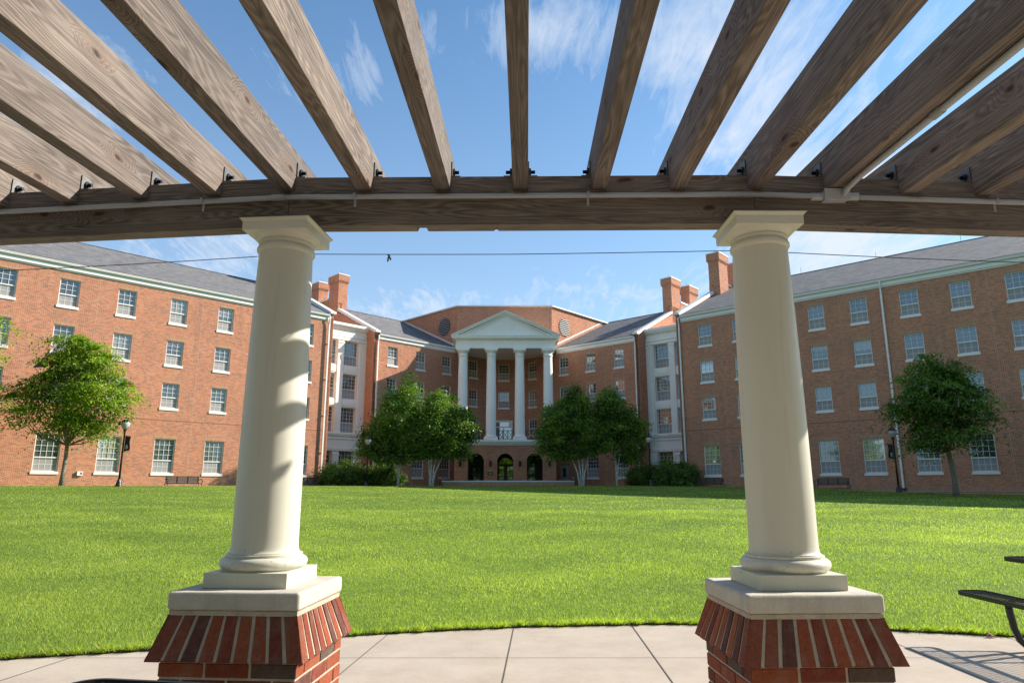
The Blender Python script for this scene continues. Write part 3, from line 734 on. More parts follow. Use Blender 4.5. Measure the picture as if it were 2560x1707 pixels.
# ------------------------------------------------------------------ white bays joining the wings
def make_bay(label, origin, rot, sgn):
    """sgn=+1: bay spans x -6.1..0 ; -1: 0..6.1"""
    root = empty('white_bay', (origin[0], origin[1], 0), rot, label, 'building')
    X = lambda a: a * sgn
    def bx(m, xa, xb, *r): m.box(min(X(xa), X(xb)), max(X(xa), X(xb)), *r)
    holes = []
    cxs = [-1.575, -3.83]
    wz = [(12.54, 14.80), (9.42, 11.72), (6.34, 8.64), (2.3, 4.70)]
    b = MB()
    for c in cxs:
        for a, d in wz: holes.append((X(c) - .775, X(c) + .775, a, d))
    lo, hi = sorted((X(-6.1), X(0)))
    wall_with_holes(b, lo, hi, 1.0, 16.0, holes, depth=.42, back=1)
    b.face([(lo, 0, 16.0), (hi, 0, 16.0), (hi, 9, 16.0), (lo, 9, 16.0)])
    b.build('wall', [M['cool'], M['dark']], root)
    for c in cxs:
        for j, (a, d) in enumerate(wz):
            w_, h_ = add_window(root, 'bay', X(c), a, ypl=.28, sill=False, lintel=False, gk=('glass', 'glass2', 'glass2', 'glass2')[j], size=round(d - a, 2))
    pl = MB()                               # pilasters and their caps
    for xa, xb in ((-.70, 0.0), (-3.02, -2.40), (-5.4, -4.65)):
        bx(pl, xa, xb, -.09, 0.0, 6.34, 14.80); bx(pl, xa, xb, -.09, 0.0, 1.0, 4.45)
        bx(pl, xa - .03, xb + (.03 if xb else 0), -.13, 0.0, 14.55, 14.66); bx(pl, xa - .03, xb + (.03 if xb else 0), -.13, 0.0, 4.35, 4.44)
        bx(pl, xa - .02, xb + (.02 if xb else 0), -.12, 0.0, 6.30, 6.5)
    pl.build('pilaster', M['cool'], root)
    for c in cxs:
        for za, zb in ((11.72, 12.54), (8.64, 9.42)):
            sp = MB(); sp.box(X(c) - .72, X(c) + .72, -.045, 0.0, za + .12, zb - .10); sp.box(X(c) - .55, X(c) + .55, -.07, -.0455, za + .26, zb - .24)
            sp.build('spandrel_panel', M['cool'], root)
    e = MB()
    for (za, zb, d) in ((16.18, 16.42, .36), (16.04, 16.179, .26), (15.92, 16.039, .17), (15.18, 15.30, .10), (14.84, 15.10, .13)): bx(e, -6.1, 0, -d, 0.0, za, zb)
    e.build('entablature', M['cool'], root); e = MB()
    for (za, zb, d) in ((6.16, 6.30, .20), (6.02, 6.159, .13), (5.74, 5.80, .07), (4.86, 4.95, .07), (4.70, 4.80, .10)): bx(e, -6.1, 0, -d, 0.0, za, zb)
    e.build('band_moulding', M['cool'], root)
make_bay('white stucco bay of tall windows between the two left brick wings', (-13.923, 63.815), ROT_L, 1)
make_bay('white stucco bay of tall windows between the two right brick wings', (12.986, 64.744), ROT_R, -1)

# ------------------------------------------------------------------ central pavilion with portico
def make_centre():
    CX = -.62
    root = empty('portico_pavilion', (CX, 64.0, 0), 0, 'central brick pavilion with white pediment on four tall columns above three arches', 'building')
    X = lambda v: v - CX
    Y = lambda v: v - 64.0
    # upper brick block
    b = MB()
    pl = Vector((-5.74, 69.7, 0)); pr = Vector((4.18, 69.7, 0)); dl = Vector((-.7091, .7051, 0)); dr = Vector((.6654, .7464, 0))
    L2 = pl + dl * 20.3; R2 = pr + dr * 20.3
    def wl(a, c, z0, z1):
        b.face([(X(a.x), Y(a.y), z0), (X(c.x), Y(c.y), z0), (X(c.x), Y(c.y), z1), (X(a.x), Y(a.y), z1)])
    wl(pl, pr, 15.4, 20.1); wl(L2, pl, 15.3, 20.1); wl(pr, R2, 15.3, 20.1)
    b.face([(X(q.x), Y(q.y), 20.1) for q in (pl, pr, R2, L2)])
    # wall between the two wings behind the columns
    wl(Vector((-2.9, 73.6, 0)), Vector((1.5, 73.6, 0)), 1.0, 15.6)
    b.build('wall', M['brick'], root)
    cp = MB()
    def rail(a, c, z0, z1, w=.22):
        d = (c - a).normalized(); n = Vector((d.y, -d.x, 0)) * w
        q = [a - d * .1 + n, c + d * .1 + n, c + d * .1 - n, a - d * .1 - n]
        cp.hexa([(X(v.x), Y(v.y), z0) for v in q] + [(X(v.x), Y(v.y), z1) for v in q])
    rail(pl, pr, 20.1, 20.22); rail(L2, pl, 20.101, 20.221); rail(pr, R2, 20.099, 20.219)
    cp.build('coping', M['coping'], root)
    # stepped flashing where the wing roofs meet the block
    fl = MB()
    for a, d in ((pl, dl), (pr, dr)):
        n = Vector((-dl.y, dl.x, 0)) if a is pl else Vector((dr.y, -dr.x, 0))
        n = Vector((-.7051, -.7091, 0)) if a is pl else Vector((.7464, -.6654, 0))
        for i in range(34):
            v = i * .29; q0 = a + d * v; q1 = a + d * (v + .26); z = roof_z(v) - .04
            c = [q0 + n * .03, q1 + n * .03, q1 - n * .01, q0 - n * .01]
            if a is pl: c = [c[1], c[0], c[3], c[2]]
            fl.hexa([(X(t.x), Y(t.y), z) for t in c] + [(X(t.x), Y(t.y), z + .17) for t in c])
    fl.build('step_flashing', M['coping'], root)
    # round louvred vents
    for a, d, v, zc in ((pl, dl, 2.1, 18.28), (pr, dr, 2.16, 18.22)):
        n = Vector((-.7051, -.7091, 0)) if a is pl else Vector((.7464, -.6654, 0))
        c = a + d * v; lv = MB()
        rr = .95
        P = lambda s, z, o: (X((c + d * s + n * o).x), Y((c + d * s + n * o).y), zc + z)
        ring = [P(rr * math.cos(t), rr * math.sin(t), .02) for t in np.linspace(0, 2 * math.pi, 40, endpoint=False)]
        lv.face(ring, 1)
        for k in range(9):
            z = -rr + .15 + k * .205
            s = math.sqrt(max(0, rr * rr - z * z)) - .02
            if s > .05: lv.face([P(-s, z - .04, .09), P(s, z - .04, .09), P(s, z + .055, .03), P(-s, z + .055, .03)], 0)
        for k in range(40):
            t0, t1 = 2 * math.pi * k / 40, 2 * math.pi * (k + 1) / 40
            for ra, rb, o in ((rr, rr + .07, .03),):
                lv.face([P(ra * math.cos(t0), ra * math.sin(t0), o), P(rb * math.cos(t0), rb * math.sin(t0), o), P(rb * math.cos(t1), rb * math.sin(t1), o), P(ra * math.cos(t1), ra * math.sin(t1), o)], 2)
        lv.build('round_louvre', [M['louvre'], M['dark'], M['brickband']], root)
    # pediment and entablature (local coordinates, centred, front near y=0)
    hw = 4.78
    e = MB()
    e.box(-hw, hw, -.42, .42, 14.41, 14.60); e.box(-hw + .03, hw - .03, -.39, .39, 14.601, 14.80)
    e.box(-hw + .05, hw - .05, -.37, .37, 14.801, 15.20)
    for s in (-1, 1):
        x0, x1 = sorted((s * hw, s * (hw - .84))); e.box(x0, x1, .421, 6.2, 14.412, 14.602)
        x0, x1 = sorted((s * (hw - .05), s * (hw - .79))); e.box(x0, x1, .421, 6.2, 14.603, 15.19)
    e.box(-hw - .10, hw + .10, -.52, 6.3, 15.201, 15.30); e.box(-hw - .32, hw + .32, -.74, 6.3, 15.32, 15.50); e.box(-hw - .38, hw + .38, -.80, 6.3, 15.501, 15.62)
    e.build('entablature', M['cool'], root)
    ce = MB(); ce.face([(-4.3, -.3, 15.43 - .3), (4.3, -.3, 15.13), (4.3, 9.7, 15.13), (-4.3, 9.7, 15.13)][::-1]); ce.box(-hw + 1, hw - 1, .9, 5.2, 15.04, 15.12)
    ce.build('porch_ceiling', M['cool'], root)
    ap, ez, ew = 18.02, 15.86, 5.18
    pd = MB()
    pd.face([(-ew + .5, -.38, 15.62), (ew - .5, -.38, 15.62), (0, -.38, ap - .36)])
    def rake(y0, y1, off, th, w):
        for s in (-1, 1):
            A = (s * (w), ez - off - .22); B = (0, ap - off)
            q = [(A[0], A[1] - th), (0, B[1] - th), (0, B[1]), (A[0], A[1])]
            if s > 0: q = q[::-1]
            pd.prism(q, 'y', y0, y1)
    rake(-.80, 6.5, 0.0, .10, ew); rake(-.70, 6.5, .101, .14, ew - .06); rake(-.55, 5, .242, .12, ew - .35); rake(-.46, 4, .363, .13, ew - .7)
    pd.build('pediment', M['cool'], root)
    rr = MB()
    for s in (-1, 1):
        q = [(s * ew, ez - .215), (0, ap + .005), (0, ap + .03), (s * ew, ez - .19)]
        rr.prism(q if s < 0 else q[::-1], 'y', -.82, 6.5)
    rr.build('pediment_roof', M['coping'], root)
    # columns
    prof = [(.62, 6.00), (.62, 6.08), (.60, 6.13), (.535, 6.15), (.50, 6.20), (.482, 6.30), (.478, 7.5), (.470, 9.0), (.455, 10.6), (.435, 12.2), (.415, 13.55), (.415, 13.62), (.45, 13.64), (.465, 13.69), (.45, 13.74),
            (.42, 13.76), (.42, 13.95), (.44, 13.98), (.50, 14.03), (.56, 14.12), (.585, 14.17)]
    for k, x in enumerate((-4.035, -1.345, 1.345, 4.035)):
        c = MB(); c.lathe(prof, 40, cx=x, cy=.0); c.box(x - .61, x + .61, -.61, .61, 14.171, 14.409); c.box(x - .64, x + .64, -.64, .64, 5.762, 5.999)
        c.build('column', M['cool'], root)
    # deck slab
    s = MB(); s.box(-4.95, 4.95, -.85, 6.6, 5.56, 5.76); s.box(-4.86, 4.86, -.76, 6.5, 5.42, 5.559); s.box(-4.74, 4.74, -.64, 6.4, 5.27, 5.419)
    s.build('balcony_slab', M['cool'], root)
    # balustrade
    rl = MB()
    for (xa, xb) in ((-3.42, -1.96), (-.72, .72), (1.96, 3.42)):
        rl.box(xa, xb, -.03, .03, 6.62, 6.68); rl.box(xa, xb, -.025, .025, 5.86, 5.90)
        n = 3; st = (xb - xa) / n
        for i in range(n + 1): rl.box(xa + i * st - .03, xa + i * st + .03, -.02, .02, 5.9, 6.62)
        for i in range(n):
            x0, x1 = xa + i * st, xa + (i + 1) * st
            rl.tube([(x0, 0, 5.9), (x1, 0, 6.62)], .020, 4, smooth=False); rl.tube([(x0, 0, 6.62), (x1, 0, 5.9)], .020, 4, smooth=False)
            rl.tube([((x0 + x1) / 2, 0, 5.9), (x1, 0, 6.26), ((x0 + x1) / 2, 0, 6.62), (x0, 0, 6.26), ((x0 + x1) / 2, 0, 5.9)], .026, 4, smooth=False)
    for s_ in (-1, 1):
        rl.box(*sorted((s_ * 4.4, s_ * 4.46)), .7, 6.3, 6.62, 6.68); rl.box(*sorted((s_ * 4.4, s_ * 4.46)), .7, 6.3, 5.86, 5.9)
        for i in range(28): rl.box(*sorted((s_ * 4.42, s_ * 4.44)), .75 + i * .2, .77 + i * .2, 5.9, 6.62)
    rl.build('railing', M['black'], root)
    # podium with three arches
    pw = MB(); hwp = 4.66; rad = .735; zs = 3.79; cs = (-2.69, 0.0, 2.69); yf = -.60
    edges = [-hwp] + [v for c in cs for v in (c - rad, c + rad)] + [hwp]
    for i in range(0, len(edges), 2):
        pw.face([(edges[i], yf, 1.0), (edges[i + 1], yf, 1.0), (edges[i + 1], yf, 5.27), (edges[i], yf, 5.27)])
    ring = []
    for c in cs:
        n = 24; an = [math.pi - math.pi * k / n for k in range(n + 1)]
        for k in range(n):
            x0, z0 = c + rad * math.cos(an[k]), zs + rad * math.sin(an[k]); x1, z1 = c + rad * math.cos(an[k + 1]), zs + rad * math.sin(an[k + 1])
            pw.face([(x0, yf, z0), (x1, yf, z1), (x1, yf, 5.27), (x0, yf, 5.27)])
            pw.face([(x0, yf, z0), (x0, yf + .6, z0), (x1, yf + .6, z1), (x1, yf, z1)])
            R1 = rad + .34
            u0, w0 = c + R1 * math.cos(an[k]), zs + R1 * math.sin(an[k]); u1, w1 = c + R1 * math.cos(an[k + 1]), zs + R1 * math.sin(an[k + 1])
            s0, s1 = k * rad * 1.25 * math.pi / n, (k + 1) * rad * 1.25 * math.pi / n
            ring.append(((x0, yf - .01, z0), (x1, yf - .01, z1), (u1, yf - .01, w1), (u0, yf - .01, w0), s0, s1))
        for x in (c - rad, c + rad): pw.face([(x, yf, 1.0), (x, yf + .6, 1.0), (x, yf + .6, zs), (x, yf, zs)])
    for s_ in (-1, 1):
        pw.face([(s_ * hwp, yf, 1.0), (s_ * hwp, 6.2, 1.0), (s_ * hwp, 6.2, 5.27), (s_ * hwp, yf, 5.27)])
    pw.build('podium', M['brick'], root)
    for n_, q in enumerate(ring):
        if n_ % 24 == 0: ar = MB()
        i0 = len(ar.v); ar.v += [q[0], q[1], q[2], q[3]]; ar.f.append((i0, i0 + 1, i0 + 2, i0 + 3)); ar.uv += [(q[4], 0), (q[5], 0), (q[5], .31), (q[4], .31)]; ar.mi.append(0); ar.sm.append(False); ar.col.append((1, 1, 1))
        if n_ % 24 == 23: ar.build('arch_ring', M['soldier'], root)
    # loggia behind the arches
    lg = MB()
    lg.box(-hwp + .02, hwp - .02, 4.2, 4.3, 1.0, 5.26, 0); lg.face([(-hwp, yf + .61, 5.2), (hwp, yf + .61, 5.2), (hwp, 4.3, 5.2), (-hwp, 4.3, 5.2)], 0)
    lg.face([(-hwp, yf, 1.56), (hwp, yf, 1.56), (hwp, 4.3, 1.56), (-hwp, 4.3, 1.56)], 1)
    lg.build('loggia', [M['doorm'], M['concrete']], root)
    for c in cs:
        f = MB()
        if c == 0:
            f.box(-1.0, -.92, 4.10, 4.19, 1.57, 3.95); f.box(.92, 1.0, 4.10, 4.19, 1.57, 3.95); f.box(-1.0, 1.0, 4.10, 4.191, 3.62, 3.74); f.box(-.06, .06, 4.08, 4.189, 1.57, 3.62)
            for s_ in (-1, 1):
                x0, x1 = sorted((s_ * .06, s_ * .92)); f.box(x0, x1, 4.09, 4.185, 1.57, 1.85); f.box(x0, x1, 4.09, 4.185, 3.5, 3.619); f.box(*sorted((s_ * .06, s_ * .16)), 4.085, 4.186, 1.851, 3.499); f.box(*sorted((s_ * .82, s_ * .92)), 4.085, 4.186, 1.851, 3.499)
                f.box(x0 + .1, x1 - .1, 4.07, 4.10, 2.55, 2.60)
            dd = f.build('door', M['doorm'], root)
            gl = MB(); gl.face([(-.9, 4.15, 1.8), (.9, 4.15, 1.8), (.9, 4.15, 3.6), (-.9, 4.15, 3.6)])
            fan = [(.92 * math.cos(t), 4.15, 3.74 + .72 * math.sin(t)) for t in np.linspace(0, math.pi, 16)]
            gl.face(fan); gl.build('pane', M['glassdoor'], dd)
            fb = MB()
            for t in (30, 60, 90, 120, 150): fb.tube([(0, 4.13, 3.74), (.92 * math.cos(R_(t)), 4.13, 3.74 + .72 * math.sin(R_(t)))], .018, 5)
            fb.tube([(.95 * math.cos(t), 4.13, 3.74 + .75 * math.sin(t)) for t in np.linspace(0, math.pi, 16)], .04, 6)
            fb.build('fanlight_bars', M['doorm'], dd)
        else:
            f.box(c - .8, c - .74, 4.10, 4.19, 1.57, 4.6); f.box(c + .2, c + .26, 4.10, 4.19, 1.57, 4.6); f.box(c - .8, c + .26, 4.10, 4.191, 2.55, 2.62); f.box(c - .8, c + .26, 4.10, 4.191, 1.7, 1.76)
            dd = f.build('window', M['doorm'], root)
            gl = MB(); gl.face([(c - .74, 4.15, 1.76), (c + .2, 4.15, 1.76), (c + .2, 4.15, 4.6), (c - .74, 4.15, 4.6)]); gl.build('pane', M['glass2'], dd)
    # windows and balcony door on the wall behind the columns
    yw = 9.6; wx = -.84 + .62 - .05
    add_window(root, 'up', wx, 12.86, y0=yw - .16, ypl=.10, size=1.74, gk='glass2', lintel=False)
    add_window(root, 'up', wx, 9.84, y0=yw - .16, ypl=.10, size=1.72, gk='glass', lintel=False)
    d = MB(); x0, x1 = wx - .95, wx + .95
    d.box(x0, x1, yw - .10, yw - .001, 7.75, 8.42); d.box(x0, x0 + .12, yw - .10, yw - .001, 5.76, 7.749); d.box(x1 - .12, x1, yw - .10, yw - .001, 5.76, 7.749); d.box(wx - .06, wx + .06, yw - .10, yw - .001, 5.76, 7.749)
    d.box(x0 - .05, x1 + .05, yw - .14, yw - .001, 8.421, 8.52); d.box(x1 - .32, x1 - .16, yw - .15, yw - .101, 8.05, 8.3)
    dr_ = d.build('balcony_door', M['trim'], root)
    gl = MB(); gl.face([(x0 + .12, yw - .03, 5.8), (x1 - .12, yw - .03, 5.8), (x1 - .12, yw - .03, 7.74), (x0 + .12, yw - .03, 7.74)]); gl.face([(x0 + .1, yw - .105, 7.86), (x1 - .4, yw - .105, 7.86), (x1 - .4, yw - .105, 8.32), (x0 + .1, yw - .105, 8.32)])
    gl.build('pane', M['glassdoor'], dr_)
    return root
make_centre()

# wall lanterns, plaque
def wall_lanterns():
    def one(loc, label):
        r = empty('wall_lantern', loc, 0, label, 'wall lamp', 'wall lanterns beside the arches')
        m = MB(); m.box(-.05, .05, -.03, 0.0, -.1, .45); m.tube([(0, -.02, .35), (0, -.14, .42), (0, -.16, .36)], .015, 6); m.build('bracket', M['black'], r)
        m = MB(); m.lathe([(.05, -.10), (.105, -.04), (.105, .26), (.14, .28), (.05, .38), (.015, .42)], 10, cy=-.16, smooth=False); m.build('housing', M['black'], r)
        return r
    labs = ['black wall lantern left of the leftmost arch', 'black wall lantern above the gold bordered plaque', 'black wall lantern between the middle and right arches', 'black wall lantern right of the rightmost arch, half behind birch leaves']
    for x, l in zip((-4.75, -1.97, .72, 3.42), labs): one((x - .0, 63.39, 3.45), l)
wall_lanterns()
def plaque():
    r = empty('plaque', (-1.97, 63.385, 2.72), 0, 'small black plaque with gold border on the brick pier left of the middle arch', 'sign')
    m = MB(); m.box(-.33, .33, -.03, 0.0, -.20, .20, 0); m.prism([(-.14, .201), (.14, .201), (.05, .30), (0, .33), (-.05, .30)], 'y', -.03, 0.0, 0); m.build('frame', M['gold'], r)
    m = MB(); m.box(-.29, .29, -.036, -.0301, -.16, .16); m.build('panel', M['black'], r)
    m = MB()
    for (a, b_, z) in ((-.20, .22, .05), (-.24, .24, -.01), (-.12, .12, -.08)):
        x = a
        random.seed(int(z * 1000) + 99)
        while x < b_:
            ww = random.uniform(.018, .034); m.box(x, x + ww, -.040, -.0361, z - .022, z + .022); x += ww + .012
    m.build('lettering', M['gold'], r)
plaque()

# seat wall in front of the portico
def seat_wall():
    r = empty('seat_wall', (-.27, 56.2, 1.5), 0, 'long low brick seat wall with pale stone cap in front of the arches', 'wall')
    m = MB(); m.box(-5.3, 5.25, -.22, .22, -.2, .40); m.build('brickwork', M['soldier'], r)
    m = MB(); n = 9; st = 10.7 / n
    for i in range(n): m.box(-5.4 + i * st + .004, -5.4 + (i + 1) * st - .004, -.27, .27, .401, .50)
    m.build('stone_cap', M['coping'], r)
seat_wall()

# ------------------------------------------------------------------ small things on and near the walls
def utility_box():
    d = Vector((.70511, .7091)); p = Vector(WL0) + d * 5.75; n = Vector((.7091, -.70511))
    r = empty('utility_box', (p.x + n.x * .06, p.y + n.y * .06, 2.30), ROT_L, 'small white utility box with blue panel low on the sunlit brick wall', 'electrical box')
    m = MB(); m.box(-.15, .15, -.06, .055, -.12, .14); m.build('casing', M['trim'], r)
    m = MB(); m.box(.02, .12, -.068, -.0601, -.04, .08); m.build('front_panel', M['bluebox'], r)
utility_box()
def bollards():
    for (x, y, l) in ((-5.95, 57.4, 'short dark bollard light with pale head left of the low seat wall'), (5.1, 58.2, 'short dark bollard light with pale head right of the low seat wall')):
        r = empty('bollard_light', (x, y, 1.42), 0, l, 'bollard light', 'bollard lights at the ends of the seat wall')
        m = MB(); m.lathe([(.11, 0), (.11, .05), (.08, .07), (.08, .72)], 14); m.build('post', M['black'], r)
        m = MB(); m.lathe([(.072, .721), (.072, .92)], 14); m.build('lens', M['lantern'], r)
        m = MB(); m.lathe([(.09, .921), (.09, .97), (.05, 1.02)], 14); m.build('cap', M['black'], r)
bollards()

# ------------------------------------------------------------------ street lamps
def make_lamp(loc, label, banner=0, flip=1):
    r = empty('street_lamp', loc, 0, label, 'street lamp', 'black post lamps round the lawn')
    m = MB(); m.lathe([(.21, 0), (.21, .05), (.17, .09), (.14, .16), (.135, .24), (.11, .30), (.085, .38), (.07, .46)], 16); m.build('base', M['black'], r)
    m = MB(); m.lathe([(.058, .46), (.052, 1.6), (.045, 2.95), (.06, 2.97), (.06, 3.0), (.05, 3.02), (.075, 3.12), (.10, 3.18), (.085, 3.2)], 14); m.build('post', M['black'], r)
    m = MB(); m.lathe([(.11, 3.201), (.16, 3.26), (.215, 3.38), (.235, 3.50), (.225, 3.60)], 20); m.build('globe', M['lantern'], r)
    m = MB(); m.lathe([(.245, 3.601), (.24, 3.63), (.12, 3.74), (.07, 3.78), (.06, 3.83), (.075, 3.85), (.03, 3.88), (.03, 3.93), (.012, 3.98), (.005, 4.03)], 18); m.build('cap', M['black'], r)
    if banner:
        s = banner
        bn = MB(); N = 10
        xo = .07
        for side in (0, 1):
            for i in range(N):
                z0, z1 = 1.95 + i * .085, 1.95 + (i + 1) * .085
                o = .006 * (1 if side else -1)
                f0 = .05 * math.sin(i * .7) ; f1 = .05 * math.sin((i + 1) * .7)
                q = [(s * xo, o, z0), (s * (xo + .30), o + f0, z0 - (.0 if i else -.06)), (s * (xo + .30), o + f1, z1), (s * xo, o, z1)]
                bn.face(q if side else q[::-1])
        b_ = bn.build('banner', M['banner'], r)
        e = MB(); e.prism([(s * (xo + .08), 2.14), (s * (xo + .15), 2.06), (s * (xo + .22), 2.14), (s * (xo + .21), 2.28), (s * (xo + .15), 2.36), (s * (xo + .09), 2.28)], 'y', -.05, -.042); e.build('emblem', M['emblem'], b_)
        a = MB(); a.tube([(0, 0, 2.83), (s * .40, 0, 2.83)], .014, 6); a.tube([(0, 0, 1.93), (s * .40, 0, 1.93)], .014, 6); a.build('banner_arm', M['black'], r)
    return r
lz = lambda x, y: float(lawn_z(x, y))
make_lamp((-22.0, 39.0, lz(-22, 39) + .0), 'black post lamp with dark banner beside the left lawn tree', 1)
make_lamp((-10.87, 52.0, lz(-10.87, 52)), 'black post lamp standing before the leafy sunlit shrubs left of the birches')
make_lamp((10.35, 52.0, lz(10.35, 52)), 'black post lamp standing before the dark shrubs right of the birches')
make_lamp((22.6, 40.8, lz(22.6, 40.8)), 'black post lamp with navy banner beside the white downpipe', -1)

# ------------------------------------------------------------------ benches
def make_bench(loc, rot, label):
    r = empty('park_bench', loc, rot, label, 'bench', 'black metal benches along the brick wings')
    L = 2.1
    m = MB()       # backrest: three framed panels of slats; front faces -y
    for i in range(4): x = -L / 2 + .08 + i * (L - .16) / 3; m.box(x - .035, x + .035, .20, .235, .44, .86)
    m.box(-L / 2 + .06, L / 2 - .06, .19, .24, .83, .87); m.box(-L / 2 + .06, L / 2 - .06, .19, .24, .45, .48)
    for i in range(11): z = .50 + i * .03; m.box(-L / 2 + .08, L / 2 - .08, .21, .222, z, z + .021)
    m.build('backrest', M['black'], r)
    m = MB(); m.box(-L / 2 + .06, L / 2 - .06, -.28, -.24, .40, .44); m.box(-L / 2 + .06, L / 2 - .06, .16, .20, .40, .44)
    for i in range(12): y = -.23 + i * .033; m.box(-L / 2 + .08, L / 2 - .08, y, y + .016, .42, .432)
    m.build('seat', M['black'], r)
    for s in (-1, 1):
        x = s * (L / 2 - .02)
        m = MB(); m.tube([(x, .22, .66), (x, .0, .69), (x, -.22, .68), (x, -.32, .63), (x, -.30, .55), (x, -.24, .56)], .024, 8); m.tube([(x, -.27, .42), (x, -.30, .58)], .02, 6)
        m.build('armrest', M['black'], r)
        for (ya, yb) in ((-.25, -.31), (.18, .26)):
            m = MB(); m.tube([(x, ya, .44), (x, (ya + yb) / 2, .2), (x, yb, .0)], [.028, .024, .034], 8); m.build('leg', M['black'], r)
    m = MB(); m.box(-L / 2 + .05, L / 2 - .05, -.02, .02, .16, .21); m.build('stretcher', M['black'], r)
    return r
def wallside(x, y, dx, dy, L=2.1):
    return (x + dx * L / 2, y + dy * L / 2)
x, y = wallside(-21.36, 43.0, .7051, .7091); make_bench((x, y, 1.27), ROT_L, 'black bench under the windows in the sun, right of the left lamp')
x, y = wallside(-15.6, 49.2, .7051, .7091); make_bench((x, y, 1.27), ROT_L, 'black bench half hidden behind the left cream column')
x, y = wallside(14.97, 49.5, -.7464, .6654); make_bench((x, y, 1.25), ROT_R, 'black bench in shade left of the right cream column')
x, y = wallside(22.0, 45.5, -.7464, .6654); make_bench((x, y, 1.20), ROT_R, 'black bench in shade right of the right cream column')

# ------------------------------------------------------------------ trees and shrubs
def leaves_mesh(name, C, N, size, m, tint, flat=0.5, droop=0.0):
    """C: (n,3) leaf centres, N: preferred normals; rhombic leaf faces"""
    n = len(C)
    u = rng.normal(size=(n, 3)); nn = N * (1 - flat) * 0 + N + rng.normal(size=(n, 3)) * (1 - flat)
    nn /= np.linalg.norm(nn, axis=1, keepdims=True)
    u -= nn * (u * nn).sum(1, keepdims=True); u[:, 2] -= droop; u -= nn * (u * nn).sum(1, keepdims=True); u /= np.linalg.norm(u, axis=1, keepdims=True)
    v = np.cross(nn, u); s = (size * rng.uniform(.6, 1.3, n))[:, None]
    A = C - u * s * .5; B = C + v * s * .27; D = C + u * s * .55; E_ = C - v * s * .27
    V = np.stack([A, B, D, E_], 1).reshape(-1, 3).astype(np.float32)
    me = bpy.data.meshes.new(name); me.vertices.add(4 * n); me.vertices.foreach_set('co', V.ravel())
    me.loops.add(4 * n); me.loops.foreach_set('vertex_index', np.arange(4 * n, dtype=np.int32))
    me.polygons.add(n); me.polygons.foreach_set('loop_start', np.arange(0, 4 * n, 4, dtype=np.int32)); me.polygons.foreach_set('loop_total', np.full(n, 4, dtype=np.int32))
    me.update(calc_edges=True)
    a = me.attributes.new('tint', 'FLOAT', 'POINT'); a.data.foreach_set('value', np.repeat(np.clip(tint, 0, 1), 4).astype(np.float32))
    me.materials.append(m); return me

def make_tree(name, label, cat, base, ells, stems, nclump, nleaf, size, clump, lm, bm_, group=None, flatc=.45, droop=.3, seed=1, interior=.35, limb_r=.045, rough=.25, sx=1.0):
    """ells: crown lobes (cx,cy,cz,rx,ry,rz) relative to the base; stems: list of (points, radii)"""
    global rng
    rng = np.random.default_rng(seed)
    root = empty(name, base, 0, label, cat, group)
    t = MB()
    for pts, rad in stems: t.tube(pts, rad, 10)
    t.build('trunk', bm_, root)
    vol = np.array([e[3] * e[4] * e[5] for e in ells]); vol = vol / vol.sum()
    C = []; N = []; T = []; br = MB()
    nodes = [Vector(p) for pts, rad in stems for p in pts[len(pts) // 2:]]
    for e, f in zip(ells, vol):
        k = max(3, int(nclump * f)); c0 = np.array(e[:3]) * (sx, 1, 1); r0 = np.array(e[3:]) * (sx, 1, 1)
        for i in range(k):
            d = rng.normal(size=3); d /= np.linalg.norm(d)
            if d[2] < -.75: d[2] *= -.3
            rr = (interior + (1 - interior) * rng.random() ** .6) * rng.uniform(.78, 1.0 + rough)
            c = c0 + d * r0 * rr
            cr = clump * rng.uniform(.6, 1.35)
            m_ = int(nleaf * rng.uniform(.6, 1.3))
            off = rng.normal(size=(m_, 3)) * np.array([cr, cr, cr * flatc])
            off[:, 2] -= droop * (off[:, 0] ** 2 + off[:, 1] ** 2) / max(cr, .05) * .5
            q = c + off
            C.append(q); nn = np.tile(d * .6 + np.array([0, 0, .8]), (m_, 1)); N.append(nn)
            tt = rng.normal(.45, .24) + rng.normal(size=m_) * .16; T.append(tt)
            if i % 3 == 0:
                cv = Vector(c); nd = min(nodes, key=lambda p: (p - cv).length + max(0, p.z - cv.z + .3) * 2)
                mid = nd.lerp(cv, .5) + Vector((0, 0, -.12 * (cv - nd).length + rng.uniform(-.1, .1)))
                br.tube([nd, mid, cv], [limb_r, limb_r * .6, limb_r * .22], 5)
    br.build('branches', bm_, root)
    C = np.concatenate(C); N = np.concatenate(N); T = np.concatenate(T)
    N /= np.linalg.norm(N, axis=1, keepdims=True)
    me = leaves_mesh('crown', C, N, size, lm, T, flat=.35, droop=.5)
    o = bpy.data.objects.new('crown', me); COL.objects.link(o); o.parent = root
    return root

def vase(h0, n, spread, top, r0, cx=0, cy=0, seed=0):
    random.seed(seed); st = [([(0, 0, -.15), (0.02, 0, h0 * .3), (.03 + cx * .1, 0, h0 * .7), (cx * .2, cy * .2, h0)], [r0 * 1.45, r0, r0 * .9, r0 * .92])]
    for i in range(n):
        a = 2 * math.pi * i / n + random.uniform(-.3, .3); s = spread * random.uniform(.6, 1.15); tp = top * random.uniform(.75, 1.0)
        st.append(([(cx * .2, cy * .2, h0 - .05), (cx * .3 + math.cos(a) * s * .22, cy * .3 + math.sin(a) * s * .22, h0 + (tp - h0) * .35), (cx * .7 + math.cos(a) * s * .55, cy * .7 + math.sin(a) * s * .55, h0 + (tp - h0) * .7), (cx + math.cos(a) * s, cy + math.sin(a) * s, tp)],
                   [r0 * .55, r0 * .42, r0 * .28, r0 * .12]))
    return st
